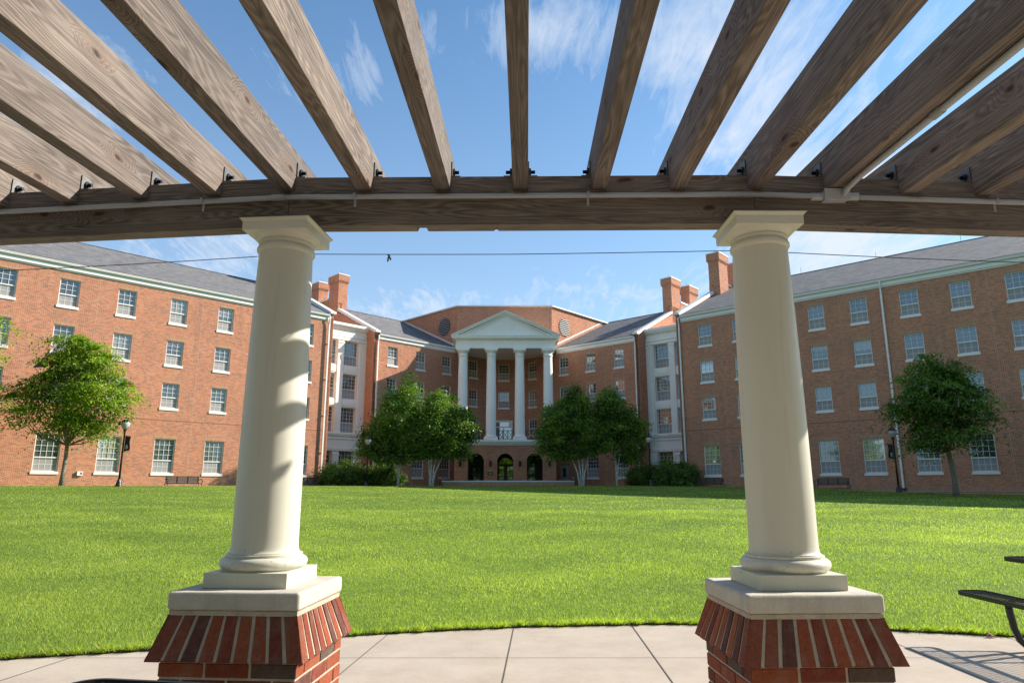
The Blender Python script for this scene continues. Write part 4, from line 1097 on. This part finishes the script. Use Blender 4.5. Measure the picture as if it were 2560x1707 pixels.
# left lawn tree
bz = lz(-24.56, 38)
make_tree('maple_tree', 'sunlit green lawn tree before the left wing, beside the lamp with banner', 'tree', (-24.56, 38, bz),
          [(.2, 0, 6.9, 2.7, 2.2, 1.6), (-1.3, .1, 5.1, 2.5, 2.0, 1.6), (1.9, -.1, 4.9, 2.2, 2.0, 1.6), (.4, .2, 3.3, 2.4, 2.2, 1.0), (-.4, 0, 7.9, 1.7, 1.2, .7), (-2.9, 0, 4.0, 1.2, 1.2, .9)],
          vase(2.2, 8, 2.2, 6.6, .11, .15, 0, 3), 260, 150, .15, .40, M['leafmaple'], M['bark'], seed=21, rough=.06, sx=.84, flatc=.24, droop=.5)
# right lawn tree
bz = lz(22.85, 36)
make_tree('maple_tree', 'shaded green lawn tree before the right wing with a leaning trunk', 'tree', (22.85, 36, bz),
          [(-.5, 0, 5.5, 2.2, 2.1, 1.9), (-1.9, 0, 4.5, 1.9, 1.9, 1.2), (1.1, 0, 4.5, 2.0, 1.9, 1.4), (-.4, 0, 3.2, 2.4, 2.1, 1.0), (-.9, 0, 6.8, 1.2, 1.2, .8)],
          vase(2.3, 9, 2.0, 5.6, .125, -.55, 0, 5), 240, 150, .15, .38, M['leafmaple_shaded'], M['bark'], seed=33, rough=.08, sx=.74, flatc=.24, droop=.5)
bz = lz(-29.4, 34)
make_tree('maple_tree', 'tree mostly outside the left edge of the view, only its outermost leaves showing', 'tree', (-29.6, 34.4, bz),
          [(0, 0, 7.0, 3.3, 3.0, 2.2), (0, 0, 4.8, 3.4, 3.2, 1.8), (.6, 0, 8.1, 3.3, 2.2, 1.5)], vase(2.3, 8, 2.4, 7.0, .13, 0, 0, 8), 210, 110, .15, .42, M['leafmaple'], M['bark'], seed=44, flatc=.32, droop=.5)

def birch_stems(tops, r=.058, base=0.12):
    st = []
    for i, (x, y, z, bx) in enumerate(tops):
        st.append(([(bx, 0, -.3), (bx + (x - bx) * .12, y * .15, z * .22), (bx + (x - bx) * .45, y * .5, z * .5), (x, y, z)], [r * 1.25, r, r * .75, r * .25]))
    return st
def birch(label, x, y, ells, tops, seed, n=230):
    make_tree('birch_tree', label, 'tree', (x, y, lz(x, y) - .02), ells, birch_stems(tops), int(n * 1.6), 150, .165, .36, M['leafbirch'], M['birch'], 'white stemmed birches flanking the portico', flatc=.6, droop=.25, seed=seed, interior=.25, limb_r=.03)
birch('tallest birch with two white stems, nearest the left lamp and shrubs', -8.95, 54.6,
      [(.7, 0, 8.35, .45, .5, .75), (.5, 0, 7.3, 1.0, 1.0, 1.0), (.0, 0, 5.7, 2.0, 1.8, 1.7), (-1.4, 0, 4.1, 1.5, 1.6, 1.6), (1.1, 0, 4.2, 1.6, 1.5, 1.7), (-.9, .2, 7.2, .55, .7, .8), (-2.4, 0, 3.0, 1.0, 1.0, .9), (-.6, 0, 2.6, 1.5, 1.3, .7)],
      [(.2, 0, 7.2, .0), (-.7, .2, 6.0, .12), (.9, 0, 5.8, -.05)], 51, 250)
birch('birch with three spreading white stems just left of the low seat wall', -6.35, 54.3,
      [(.45, 0, 7.35, .4, .5, .7), (.6, 0, 6.3, 1.1, 1.1, 1.0), (.9, 0, 4.8, 2.1, 1.7, 1.5), (2.4, 0, 4.3, 1.2, 1.3, 1.3), (-.3, 0, 3.9, 1.5, 1.5, 1.3), (1.7, 0, 2.8, 1.5, 1.3, .8), (2.5, 0, 5.6, .45, .6, .8), (-.3, 0, 2.7, 1.2, 1.2, .6)],
      [(.2, 0, 6.6, .0), (-.5, .2, 5.2, -.05), (1.9, 0, 4.9, .12), (1.0, 0, 5.8, .1)], 52, 240)
birch('dark shaded birch with four slender stems just right of the seat wall', 5.42, 54.4,
      [(-.3, 0, 7.4, .7, .7, .7), (-.4, 0, 6.5, 1.2, 1.2, 1.1), (-.9, 0, 5.2, 2.0, 1.7, 1.5), (-2.1, 0, 4.1, 1.3, 1.4, 1.4), (.5, 0, 4.3, 1.5, 1.5, 1.5), (-1.8, 0, 2.8, 1.3, 1.2, .8), (-2.3, 0, 5.6, .4, .5, .8), (.2, 0, 2.8, 1.3, 1.2, .6)],
      [(-.9, 0, 6.7, .0), (-1.7, .2, 5.0, -.1), (.2, 0, 6.0, .1), (1.2, 0, 4.6, .12)], 53, 240)
birch('dark shaded birch with a single white stem beside the right shrubs', 8.25, 54.9,
      [(-.2, 0, 7.5, .5, .6, .7), (-.5, 0, 6.6, 1.1, 1.1, 1.1), (.0, 0, 5.3, 1.9, 1.7, 1.5), (1.4, 0, 4.3, 1.1, 1.3, 1.3), (-.8, 0, 3.9, 1.4, 1.4, 1.3), (.9, 0, 2.7, 1.1, 1.1, .8), (1.3, 0, 6.2, .4, .5, .6)],
      [(-.3, 0, 6.8, .0), (.7, 0, 5.4, -.03)], 54, 220)

def shrub(label, x, y, rx, ry, h, seed, n):
    st = []
    random.seed(seed)
    for i in range(9):
        a = random.uniform(0, 6.28); s = random.uniform(.4, .8)
        st.append(([(math.cos(a) * .15 * rx, math.sin(a) * .15 * ry, -.05), (math.cos(a) * s * rx * .6, math.sin(a) * s * ry * .6, h * .45), (math.cos(a) * s * rx, math.sin(a) * s * ry, h * .8)], [.03, .022, .008]))
    make_tree('shrub', label, 'shrub', (x, y, 1.3), [(0, 0, h * .45, rx, ry, h * .55), (-rx * .5, 0, h * .35, rx * .5, ry * .9, h * .45), (rx * .5, 0, h * .35, rx * .5, ry * .9, h * .45)], st, n, 95, .15, .26, M['leafshrub'], M['bark'],
              'rounded shrubs before the white bays', flatc=.7, droop=.1, seed=seed, interior=.35, limb_r=.012)
shrub('large sunlit rounded shrub before the left white bay', -13.4, 55.6, 1.95, 1.3, 2.15, 61, 210)
shrub('shaded rounded shrub behind the lamp, left of the birches', -10.6, 56.2, 1.75, 1.2, 2.1, 62, 170)
shrub('dark low shrub behind the lamp right of the birches', 10.9, 56.0, 1.6, 1.2, 1.85, 63, 150)
shrub('tall dark shrub before the right white bay beside the downpipe', 13.0, 55.0, 1.7, 1.3, 2.25, 64, 190)

# ------------------------------------------------------------------ pergola
BF = [(-5.9, 4.33), (-3.63, 3.68), (-1.183, 3.387), (1.272, 3.352), (3.72, 3.53), (6.0, 4.05)]   # front face of the beam, plan
bxs = [q[0] for q in BF]; bys = [q[1] for q in BF]
BZ0, BZ1 = 2.75, 3.022
def beam_y(x): return float(np.interp(x, bxs, bys))
per = empty('pergola', (0, 3.37, 0), 0, 'weathered cedar pergola of radiating rafters overhead, resting on a curved beam', 'pergola')
for i in range(len(BF) - 1):
    a, b = Vector(BF[i]), Vector(BF[i + 1]); L = (b - a).length; ang = math.atan2((b - a).y, (b - a).x)
    m = MB(); n = 40
    random.seed(i)
    chips = {2: ((.335, .364, .020), (.538, .552, .008))}.get(i, ())
    # local y runs along the beam so that the grain follows it; local -x... beam thickness on x
    ys = np.linspace(.0015, L - .0015, n + 1)
    if chips: ys = np.array(sorted(set(list(ys) + [v for c in chips for v in (c[0] * L * .82, (c[0] + .005) * L * .82, (c[1] - .004) * L * .82, c[1] * L * .82)])))
    def low(y):
        for c in chips:
            if (c[0] + .004) * L * .82 <= y <= (c[1] - .003) * L * .82: return BZ0 + c[2]
        return BZ0
    T = .092
    for k in range(len(ys) - 1):
        y0, y1 = ys[k], ys[k + 1]; l0, l1 = low(y0), low(y1)
        sk = [] if 0 < k < len(ys) - 2 else []
        # x=0 front (toward camera after rotation), x=T back
        m.face([(0, y0, BZ0), (0, y0, BZ1), (0, y1, BZ1), (0, y1, BZ0)]); m.face([(-T, y0, l0), (-T, y1, l1), (-T, y1, BZ1), (-T, y0, BZ1)])
        m.face([(0, y0, BZ1), (-T, y0, BZ1), (-T, y1, BZ1), (0, y1, BZ1)]); m.face([(0, y0, BZ0), (0, y1, BZ0), (-T, y1, l1), (-T, y0, l0)])
    for y0 in (ys[0], ys[-1]): m.face([(0, y0, BZ0), (-T, y0, BZ0), (-T, y0, BZ1), (0, y0, BZ1)])
    o = m.build('beam', M['wood'], per, (a.x, a.y - 3.37, 0), ang - math.pi / 2)
RAFT = [(-3.70, 7.2), (-3.29, 6.8), (-2.87, 6.4), (-2.447, 6.0), (-2.03, 4.9), (-1.61, 5.1), (-1.197, 3.8), (-.782, 2.5), (-.366, 1.8), (.045, 1.2), (.46, .8), (.872, .37), (1.286, -.9), (1.70, -2.8), (2.12, -4.5), (2.54, -5.3), (2.96, -6.2), (3.38, -6.8)]
RT, RH, RZ = .080, .230, 2.94
rm = MB()
prof = [(-4.3, RZ), (.50, RZ), (.88, RZ + .15), (.88, RZ + RH), (-4.3, RZ + RH)]
prof = [(q[0], q[1] - RZ) for q in prof]
raft_me = None
for i, (x, a) in enumerate(RAFT):
    if raft_me is None:
        m = MB()
        seg = np.linspace(-4.3, .38, 25)
        for k in range(24):
            y0, y1 = seg[k], seg[k + 1]
            for s, xx in ((-1, -RT / 2), (1, RT / 2)):
                q = [(xx, y0, 0), (xx, y1, 0), (xx, y1, RH), (xx, y0, RH)]; m.face(q if s > 0 else q[::-1])
            m.face([(-RT / 2, y0, 0), (-RT / 2, y1, 0), (RT / 2, y1, 0), (RT / 2, y0, 0)]); m.face([(-RT / 2, y0, RH), (RT / 2, y0, RH), (RT / 2, y1, RH), (-RT / 2, y1, RH)])
        m.prism([(.38, 0), (.80, .100), (.80, .112), (.70, .126), (.38, RH)], 'x', -RT / 2, RT / 2)
        m.face([(-RT / 2, -4.3, 0), (RT / 2, -4.3, 0), (RT / 2, -4.3, RH), (-RT / 2, -4.3, RH)])
        bm = bmesh.new(); me0 = m.mesh('rafter', M['wood']); bm.from_mesh(me0); bmesh.ops.remove_doubles(bm, verts=bm.verts, dist=1e-5); bmesh.ops.recalc_face_normals(bm, faces=bm.faces); bm.to_mesh(me0); bm.free()
        raft_me = me0
    o = add_obj('rafter', raft_me, per, (x, beam_y(x) - 3.37, RZ), -R_(a))
    md = o.modifiers.new('bevel', 'BEVEL'); md.width = .004; md.segments = 2; md.limit_method = 'ANGLE'
    sides = (1,) if x < 0 else ((1, -1) if x < .2 else (-1,))
    for s in sides:
        zt = BZ1 - RZ
        p = MB(); xp = s * (RT / 2 + .0005); xq = s * (RT / 2 + .007)
        p.prism([(.004, zt + .001), (.085, zt + .001), (.085, zt + .07), (.065, zt + .088), (.004, zt + .088)], 'x', *sorted((xp, xq)))
        p.box(*sorted((xq, s * (RT / 2 + .05))), .004, .085, zt + .001, zt + .007)
        bk = p.build('bracket', M['steel'], o)
        q = MB(); q.tube([(xq, .044, zt + .044), (xq + s * .010, .044, zt + .044)], .021, 6, smooth=False); q.tube([(xq + s * .010, .044, zt + .044), (xq + s * .032, .044, zt + .044)], .010, 8)
        q.build('bolt', M['bolt'], bk)
m = MB(); m.box(-5, 5, -4.35, -4.26, 2.75, 3.02); m.build('beam', M['wood'], per)

# pergola columns on brick piers
def pier_meshes():
    out = {}
    random.seed(12)
    pal = [(.26, .066, .032), (.20, .046, .026), (.31, .090, .042), (.12, .046, .036), (.11, .075, .060), (.22, .066, .038), (.16, .040, .025), (.28, .075, .035)]
    jit = lambda v, s=.0028: v + random.uniform(-s, s)
    # soldier course flaring outward
    b = MB(); zt, zb = .858, .680; ht, hb = .287, .348
    n = 9; wt = 2 * ht / n; wb = 2 * hb / n; g = .0080
    for side in range(4):
        ca, sa = math.cos(side * math.pi / 2), math.sin(side * math.pi / 2)
        rot = lambda p: (p[0] * ca - p[1] * sa, p[0] * sa + p[1] * ca, p[2])
        for k in range(n):
            b.c = random.choice(pal) if 0 < k < n - 1 else random.choice((pal[0], pal[5], pal[1]))
            xt0 = -ht + k * wt + g * (k > 0); xt1 = -ht + (k + 1) * wt - g * (k < n - 1)
            xb0 = -hb + k * wb + g * (k > 0); xb1 = -hb + (k + 1) * wb - g * (k < n - 1)
            xt0, xt1, xb0, xb1 = (jit(v) if 0 < k < n - 1 else v for v in (xt0, xt1, xb0, xb1))
            o = random.uniform(-.002, .002) if 0 < k < n - 1 else 0
            dz = random.uniform(-.002, .002)
            c = [(xb0, -hb + o, zb + dz), (xb1, -hb + o, zb + dz), (xb1 * .9, -hb + .055, zb + dz), (xb0 * .9, -hb + .055, zb + dz),
                 (xt0, -ht + o, zt), (xt1, -ht + o, zt), (xt1 * .86, -ht + .05, zt), (xt0 * .86, -ht + .05, zt)]
            b.hexa([rot(p) for p in c])
    out['soldier'] = b
    # running courses below
    b2 = MB(); hw = .303; L = .202; zc = zb - .012
    row = 0
    z = zc
    while z > -.02:
        for side in range(4):
            ca, sa = math.cos(side * math.pi / 2), math.sin(side * math.pi / 2)
            rot = lambda p: (p[0] * ca - p[1] * sa, p[0] * sa + p[1] * ca, p[2])
            edges = [-hw, -hw + L, -hw + 2 * L, hw] if (row + side) % 2 == 0 else [-hw, -hw + L * .5, -hw + 1.5 * L, -hw + 2.5 * L, hw]
            for k in range(len(edges) - 1):
                b2.c = random.choice(pal)
                x0 = edges[k] + (.006 if k else 0); x1 = edges[k + 1] - (.006 if k < len(edges) - 2 else 0)
                o = random.uniform(-.0015, .0015)
                c = [(x0, -hw + o, z - .056), (x1, -hw + o, z - .056), (x1 * .8, -hw + .09, z - .056), (x0 * .8, -hw + .09, z - .056), (x0, -hw + o, z), (x1, -hw + o, z), (x1 * .8, -hw + .09, z), (x0 * .8, -hw + .09, z)]
                b2.hexa([rot(p) for p in c])
        z -= .0667; row += 1
    out['courses'] = b2
    mo = MB(); i = .005
    mo.box(-hw + i, hw - i, -hw + i, hw - i, -.02, zb + .012, skip=('top',)); 
    a, c_ = hb - .006, ht - .006
    mo.hexa([(-a, -a, zb + .006), (a, -a, zb + .006), (a, a, zb + .006), (-a, a, zb + .006), (-c_, -c_, zt - .001), (c_, -c_, zt - .001), (c_, c_, zt - .001), (-c_, c_, zt - .001)])
    mo.box(-.288, .288, -.288, .288, zt, .878)
    out['mortar'] = mo
    return out
PM = pier_meshes()
def make_column(x, y, yaw, capyaw, label):
    r = empty('pergola_column', (x, y, 0), R_(yaw), label, 'column', 'cream columns carrying the pergola')
    pr_ = PM['courses'].build('brick_pier', M['pier'], r, bevel=.003)
    PM['soldier'].build('soldier_course', M['pier'], pr_, bevel=.004); PM['mortar'].build('mortar', M['mortar'], pr_)
    m = MB(); m.box(-.298, .298, -.298, .298, .879, .957)
    c = m.build('cap_stone', M['stone'], r, bevel=.016); c.modifiers['bevel'].segments = 4
    m = MB(); m.box(-.195, .195, -.195, .195, .958, 1.024); m.build('plinth', M['cream'], r, bevel=.002)
    pf = [(.182, 1.0242)] + [(.168 + .034 * math.cos(t), 1.056 + .030 * math.sin(t)) for t in np.linspace(-1.25, 1.40, 12)]
    m = MB(); m.lathe(pf, 64, cap=False)
    for q in ([(.174, 1.0855), (.177, 1.0860)], [(.177, 1.0860), (.177, 1.0965)], [(.177, 1.0965), (.163, 1.0975)], [(.163, 1.0975), (.163, 1.1035)], [(.163, 1.1035), (.1585, 1.108), (.1562, 1.118), (.155, 1.135), (.1545, 1.16)]):
        m.lathe(q, 64, cap=False)
    m.build('base', M['cream'], r)
    pf = [(.1545, 1.16), (.154, 1.4), (.152, 1.75), (.147, 2.1), (.141, 2.4), (.1355, 2.585), (.137, 2.597)]
    m = MB(); m.lathe(pf, 64, cap=False); m.build('shaft', M['cream'], r)
    pf = [(.137, 2.597), (.142, 2.601), (.147, 2.611), (.147, 2.622), (.142, 2.632), (.134, 2.636), (.134, 2.648), (.141, 2.650), (.142, 2.655), (.138, 2.658), (.142, 2.664), (.152, 2.672), (.162, 2.680), (.166, 2.688)]
    m = MB(); m.lathe(pf, 64, cap=False)
    m.box(-.168, .168, -.168, .168, 2.688, 2.732)
    m.hexa([(-.168, -.168, 2.732), (.168, -.168, 2.732), (.168, .168, 2.732), (-.168, .168, 2.732), (-.180, -.180, 2.747), (.180, -.180, 2.747), (.180, .180, 2.747), (-.180, .180, 2.747)])
    ca = m.build('capital', M['cream'], r, rotz=R_(capyaw - yaw))
    m = MB(); m.box(-.183, .183, -.183, .183, 2.7472, 2.7498); m.build('flashing', M['flash'], ca)
    return r
make_column(-1.195, 3.438, -4.0, -5.0, 'cream round column on brick pier, left one, dappled with sun and shadow')
make_column(1.285, 3.366, 1.8, .5, 'cream round column on brick pier, right one, wholly in shade')

# conduit on the beam
def conduit():
    r = empty('electrical_conduit', (0, 3.33, 2.9), 0, 'grey plastic conduit clipped along the front of the wooden beam', 'conduit')
    off = .018; z = -.002 + .005
    pts = [(x_, y_ - off - 3.33, z) for x_, y_ in BF]
    m = MB(); m.tube(pts[:4] + [(1.60, beam_y(1.60) - off - 3.33, z)], .0145, 14); m.build('pipe', M['pvc'], r)
    m = MB(); m.tube([(1.80, beam_y(1.80) - off - 3.33, z), pts[4], pts[5]], .0145, 14); m.build('pipe', M['pvc'], r)
    for x in (-1.27, -3.1, 2.9):
        y = beam_y(x) - off - 3.33; y2 = beam_y(x + .07) - off - 3.33
        m = MB(); m.tube([(x, y, z), (x + .07, y2, z)], .0185, 14); m.build('coupling', M['pvc'], r)
    for x in (-1.66, -.83, .40, -2.9, 2.6):
        y = beam_y(x) - 3.33
        m = MB(); m.tube([(x, y - .036, z), (x + .012, y - .036, z)], .004, 6)
        m.box(x - .006, x + .006, y - .037, y - .002, z + .0146, z + .018); m.box(x - .006, x + .006, y - .037, y - .0335, z - .016, z + .018); m.box(x - .006, x + .006, y - .006, y - .001, z - .05, z + .02)
        m.build('clip', M['pvc'], r)
    yb = beam_y(1.70) - 3.33
    m = MB(); m.box(1.638, 1.762, yb - .055, yb - .002, z - .029, z + .026); m.box(1.633, 1.767, yb - .061, yb - .0555, z - .033, z + .030)
    m.tube([(1.575, yb - .018, z), (1.637, yb - .018, z)], .0215, 14); m.tube([(1.763, yb - .018, z), (1.825, yb - .018, z)], .0215, 14)
    m.build('junction_box', M['pvc'], r, bevel=.002)
    # branch under a rafter (rafter at x=1.70, angle -2.8)
    a = R_(-2.8); d = Vector((-math.sin(a), -math.cos(a), 0)); rt = Vector((math.cos(a), -math.sin(a), 0))
    p0 = Vector((1.70, beam_y(1.70) - 3.33, 0)) + rt * .030
    q = [p0 + d * .05 + Vector((0, 0, z - .01)), p0 + d * .10 + Vector((0, 0, .015)), p0 + d * .22 + Vector((0, 0, .0245)), p0 + d * 4.1 + Vector((0, 0, .0245))]
    m = MB(); m.tube(q, .0145, 14); m.build('pipe', M['pvc'], r)
    for t in (.78, 1.35, 2.6):
        c0 = p0 + d * t + Vector((0, 0, .0245)); m = MB(); m.tube([c0, c0 + d * .06], .0185, 14); m.build('coupling', M['pvc'], r)
conduit()

# a curled dry leaf at the lawn edge
lf = MB(); lf.tube([(0, 0, .012), (.03, .01, .03), (.06, .03, .02), (.085, .03, .008)], [.004, .02, .016, .002], 6); lf.tube([(.02, -.03, .01), (.05, -.01, .02), (.09, -.02, .01)], [.003, .014, .002], 6)
tag(lf.build('dry_leaf', simple('dry_leaf', (.42, .24, .14), .8), None, (4.55, 6.99, 0)), 'small curled brown leaf lying where the patio meets the grass', 'leaf')

# thin cable slung behind the columns with a knotted tie
def cable():
    r = empty('cable', (0, 3.6, 2.66), 0, 'thin black cable strung behind the columns with a small knotted cord', 'cable')
    P_ = [(-5.6, .9, .02), (-3.75, .35, .0), (-1.215, .005, .010), (.0, -.01, .0035), (1.293, -.05, .012), (3.7, .12, -.02), (6, .7, 0)]
    pts = []
    for i in range(len(P_) - 1):
        a, b = Vector(P_[i]), Vector(P_[i + 1])
        for k in range(8):
            t = k / 8; q = a.lerp(b, t); q.z -= .012 * 4 * t * (1 - t) * (1 if i not in (2, 3) else .12); pts.append(q)
    pts.append(Vector(P_[-1]))
    m = MB(); m.tube(pts, .0022, 6); m.build('wire', M['cable'], r)
    m = MB()
    x = -.686; y = .0; z = -.002
    m.tube([(x - .004, y, z + .008), (x + .006, y, z), (x + .002, y - .004, z - .012), (x - .002, y, z - .034)], [.004, .006, .005, .004], 6)
    m.tube([(x + .004, y, z - .004), (x + .014, y, z - .018), (x + .012, y, z - .026)], [.005, .005, .003], 6)
    m.build('knotted_cord', M['rope'], r)
cable()

# ------------------------------------------------------------------ picnic tables
def make_table(loc, rot, label):
    r = empty('picnic_table', loc, rot, label, 'picnic table', 'black metal mesh picnic tables on the patio')
    L = 1.86
    def rrect(w, l, rad, n=6):
        pts = []
        for cx, cy, a0 in ((w / 2 - rad, l / 2 - rad, 0), (-w / 2 + rad, l / 2 - rad, 90), (-w / 2 + rad, -l / 2 + rad, 180), (w / 2 - rad, -l / 2 + rad, 270)):
            for k in range(n + 1): t = R_(a0 + 90 * k / n); pts.append((cx + rad * math.cos(t), cy + rad * math.sin(t)))
        return pts
    def plank(name, cx, w, z, rad):
        m = MB(); o = rrect(w, L, rad); i = rrect(w - .03, L - .03, max(rad - .015, .01)); n = len(o)
        for k in range(n):
            j = (k + 1) % n
            A, B, C, D = o[k], o[j], i[j], i[k]
            m.hexa([(cx + A[0], A[1], z - .038), (cx + B[0], B[1], z - .038), (cx + C[0], C[1], z - .038), (cx + D[0], D[1], z - .038), (cx + A[0], A[1], z), (cx + B[0], B[1], z), (cx + C[0], C[1], z), (cx + D[0], D[1], z)])
        # expanded metal: crossed diagonal strands
        hw, hl = w / 2 - .012, L / 2 - .012; st = .044; k = -(hl + hw)
        rr_ = rad - .01
        def inside(x, y):
            ax, ay = abs(x) - (hw - rr_), abs(y) - (hl - rr_)
            return not (ax > 0 and ay > 0 and ax * ax + ay * ay > rr_ * rr_)
        slope = 0.55
        for sgn in (1, -1):
            c = -hl - hw
            while c < hl + hw:
                # y = c + sgn*slope*x
                xa, xb = -hw, hw
                pts = []
                N = 24
                run = []
                for q in range(N + 1):
                    x_ = xa + (xb - xa) * q / N; y_ = c + sgn * slope * x_
                    if abs(y_) < hl and inside(x_, y_): run.append((x_, y_))
                if len(run) > 1:
                    a_, b_ = run[0], run[-1]; d = Vector((b_[0] - a_[0], b_[1] - a_[1])).normalized(); nn = Vector((-d.y, d.x)) * .0026; zz = z - .006 - (.0012 if sgn > 0 else 0)
                    m.hexa([(cx + a_[0] - nn.x, a_[1] - nn.y, zz - .003), (cx + b_[0] - nn.x, b_[1] - nn.y, zz - .003), (cx + b_[0] + nn.x, b_[1] + nn.y, zz - .003), (cx + a_[0] + nn.x, a_[1] + nn.y, zz - .003),
                            (cx + a_[0] - nn.x, a_[1] - nn.y, zz), (cx + b_[0] - nn.x, b_[1] - nn.y, zz), (cx + b_[0] + nn.x, b_[1] + nn.y, zz), (cx + a_[0] + nn.x, a_[1] + nn.y, zz)])
                c += st
        m.build(name, M['black'], r)
    plank('table_top', 0, .76, .765, .09); plank('seat', -.72, .27, .46, .075); plank('seat', .72, .27, .46, .075)
    for yy in (-.50, .50):
        m = MB()
        P_ = [(-.66, .415), (-.655, .34), (-.635, .20), (-.60, .10), (-.54, .045), (-.44, .030), (0, .030), (.44, .030), (.54, .045), (.60, .10), (.635, .20), (.655, .34), (.66, .415)]
        m.tube([(a, yy, b) for a, b in P_], .030, 12)
        for s in (-1, 1):
            m.tube([(s * .70, yy, .418), (s * .60, yy, .418)], .012, 6)
            m.tube([(s * .30, yy, .045), (s * .25, yy, .2), (s * .24, yy, .60), (s * .24, yy, .725)], .022, 10)
        m.tube([(-.34, yy, .718), (.34, yy, .718)], .018, 8)
        m.build('leg_frame', M['steel'] if False else M['black'], r)
    return r
make_table((5.06, 5.91, 0), R_(.3), 'black metal mesh picnic table reaching in from the right edge of the patio')
make_table((-1.235, 1.565, 0), R_(-9.0), 'black metal mesh picnic table whose rounded corner shows at the bottom left')

# trees standing behind the viewpoint; windows and doors across the lawn reflect them
def back_trees():  # near row placed close and dense to block sky light on the columns
    t0 = make_tree('broadleaf_tree', 'leafy tree standing behind the viewpoint, seen only as a green reflection in the glass', 'tree', (-22, -11, 0),
                   [(0, 0, 7.5, 3.4, 3.2, 3.2), (-1.8, 0, 5.0, 3.0, 2.8, 2.4), (1.9, .4, 5.2, 3.0, 2.8, 2.4), (0, 0, 3.4, 3.6, 3.2, 1.6)], vase(2.2, 6, 2.4, 8.0, .2, 0, 0, 9), 260, 60, .30, .55, M['leafmaple'], M['bark'],
                   'trees behind the patio', seed=77)
    random.seed(3)
    for i, (x, y) in enumerate(((-15.5, -9), (-9.5, -11), (-3.5, -9.5), (2.5, -11), (8.5, -9.5), (14.5, -10.5), (21, -9), (-53, 19), (-58, 9), (-52, -2), (-44, -12), (-34, -16), (-60, 26), (52, 14), (55, 3), (47, -8), (37, -15))):
        c = copy_tree(t0); c.location = (x, y, 0); c.rotation_euler = (0, 0, random.uniform(0, 6)); k = random.uniform(1.1, 1.25); c.scale = (k, k, k)
back_trees()
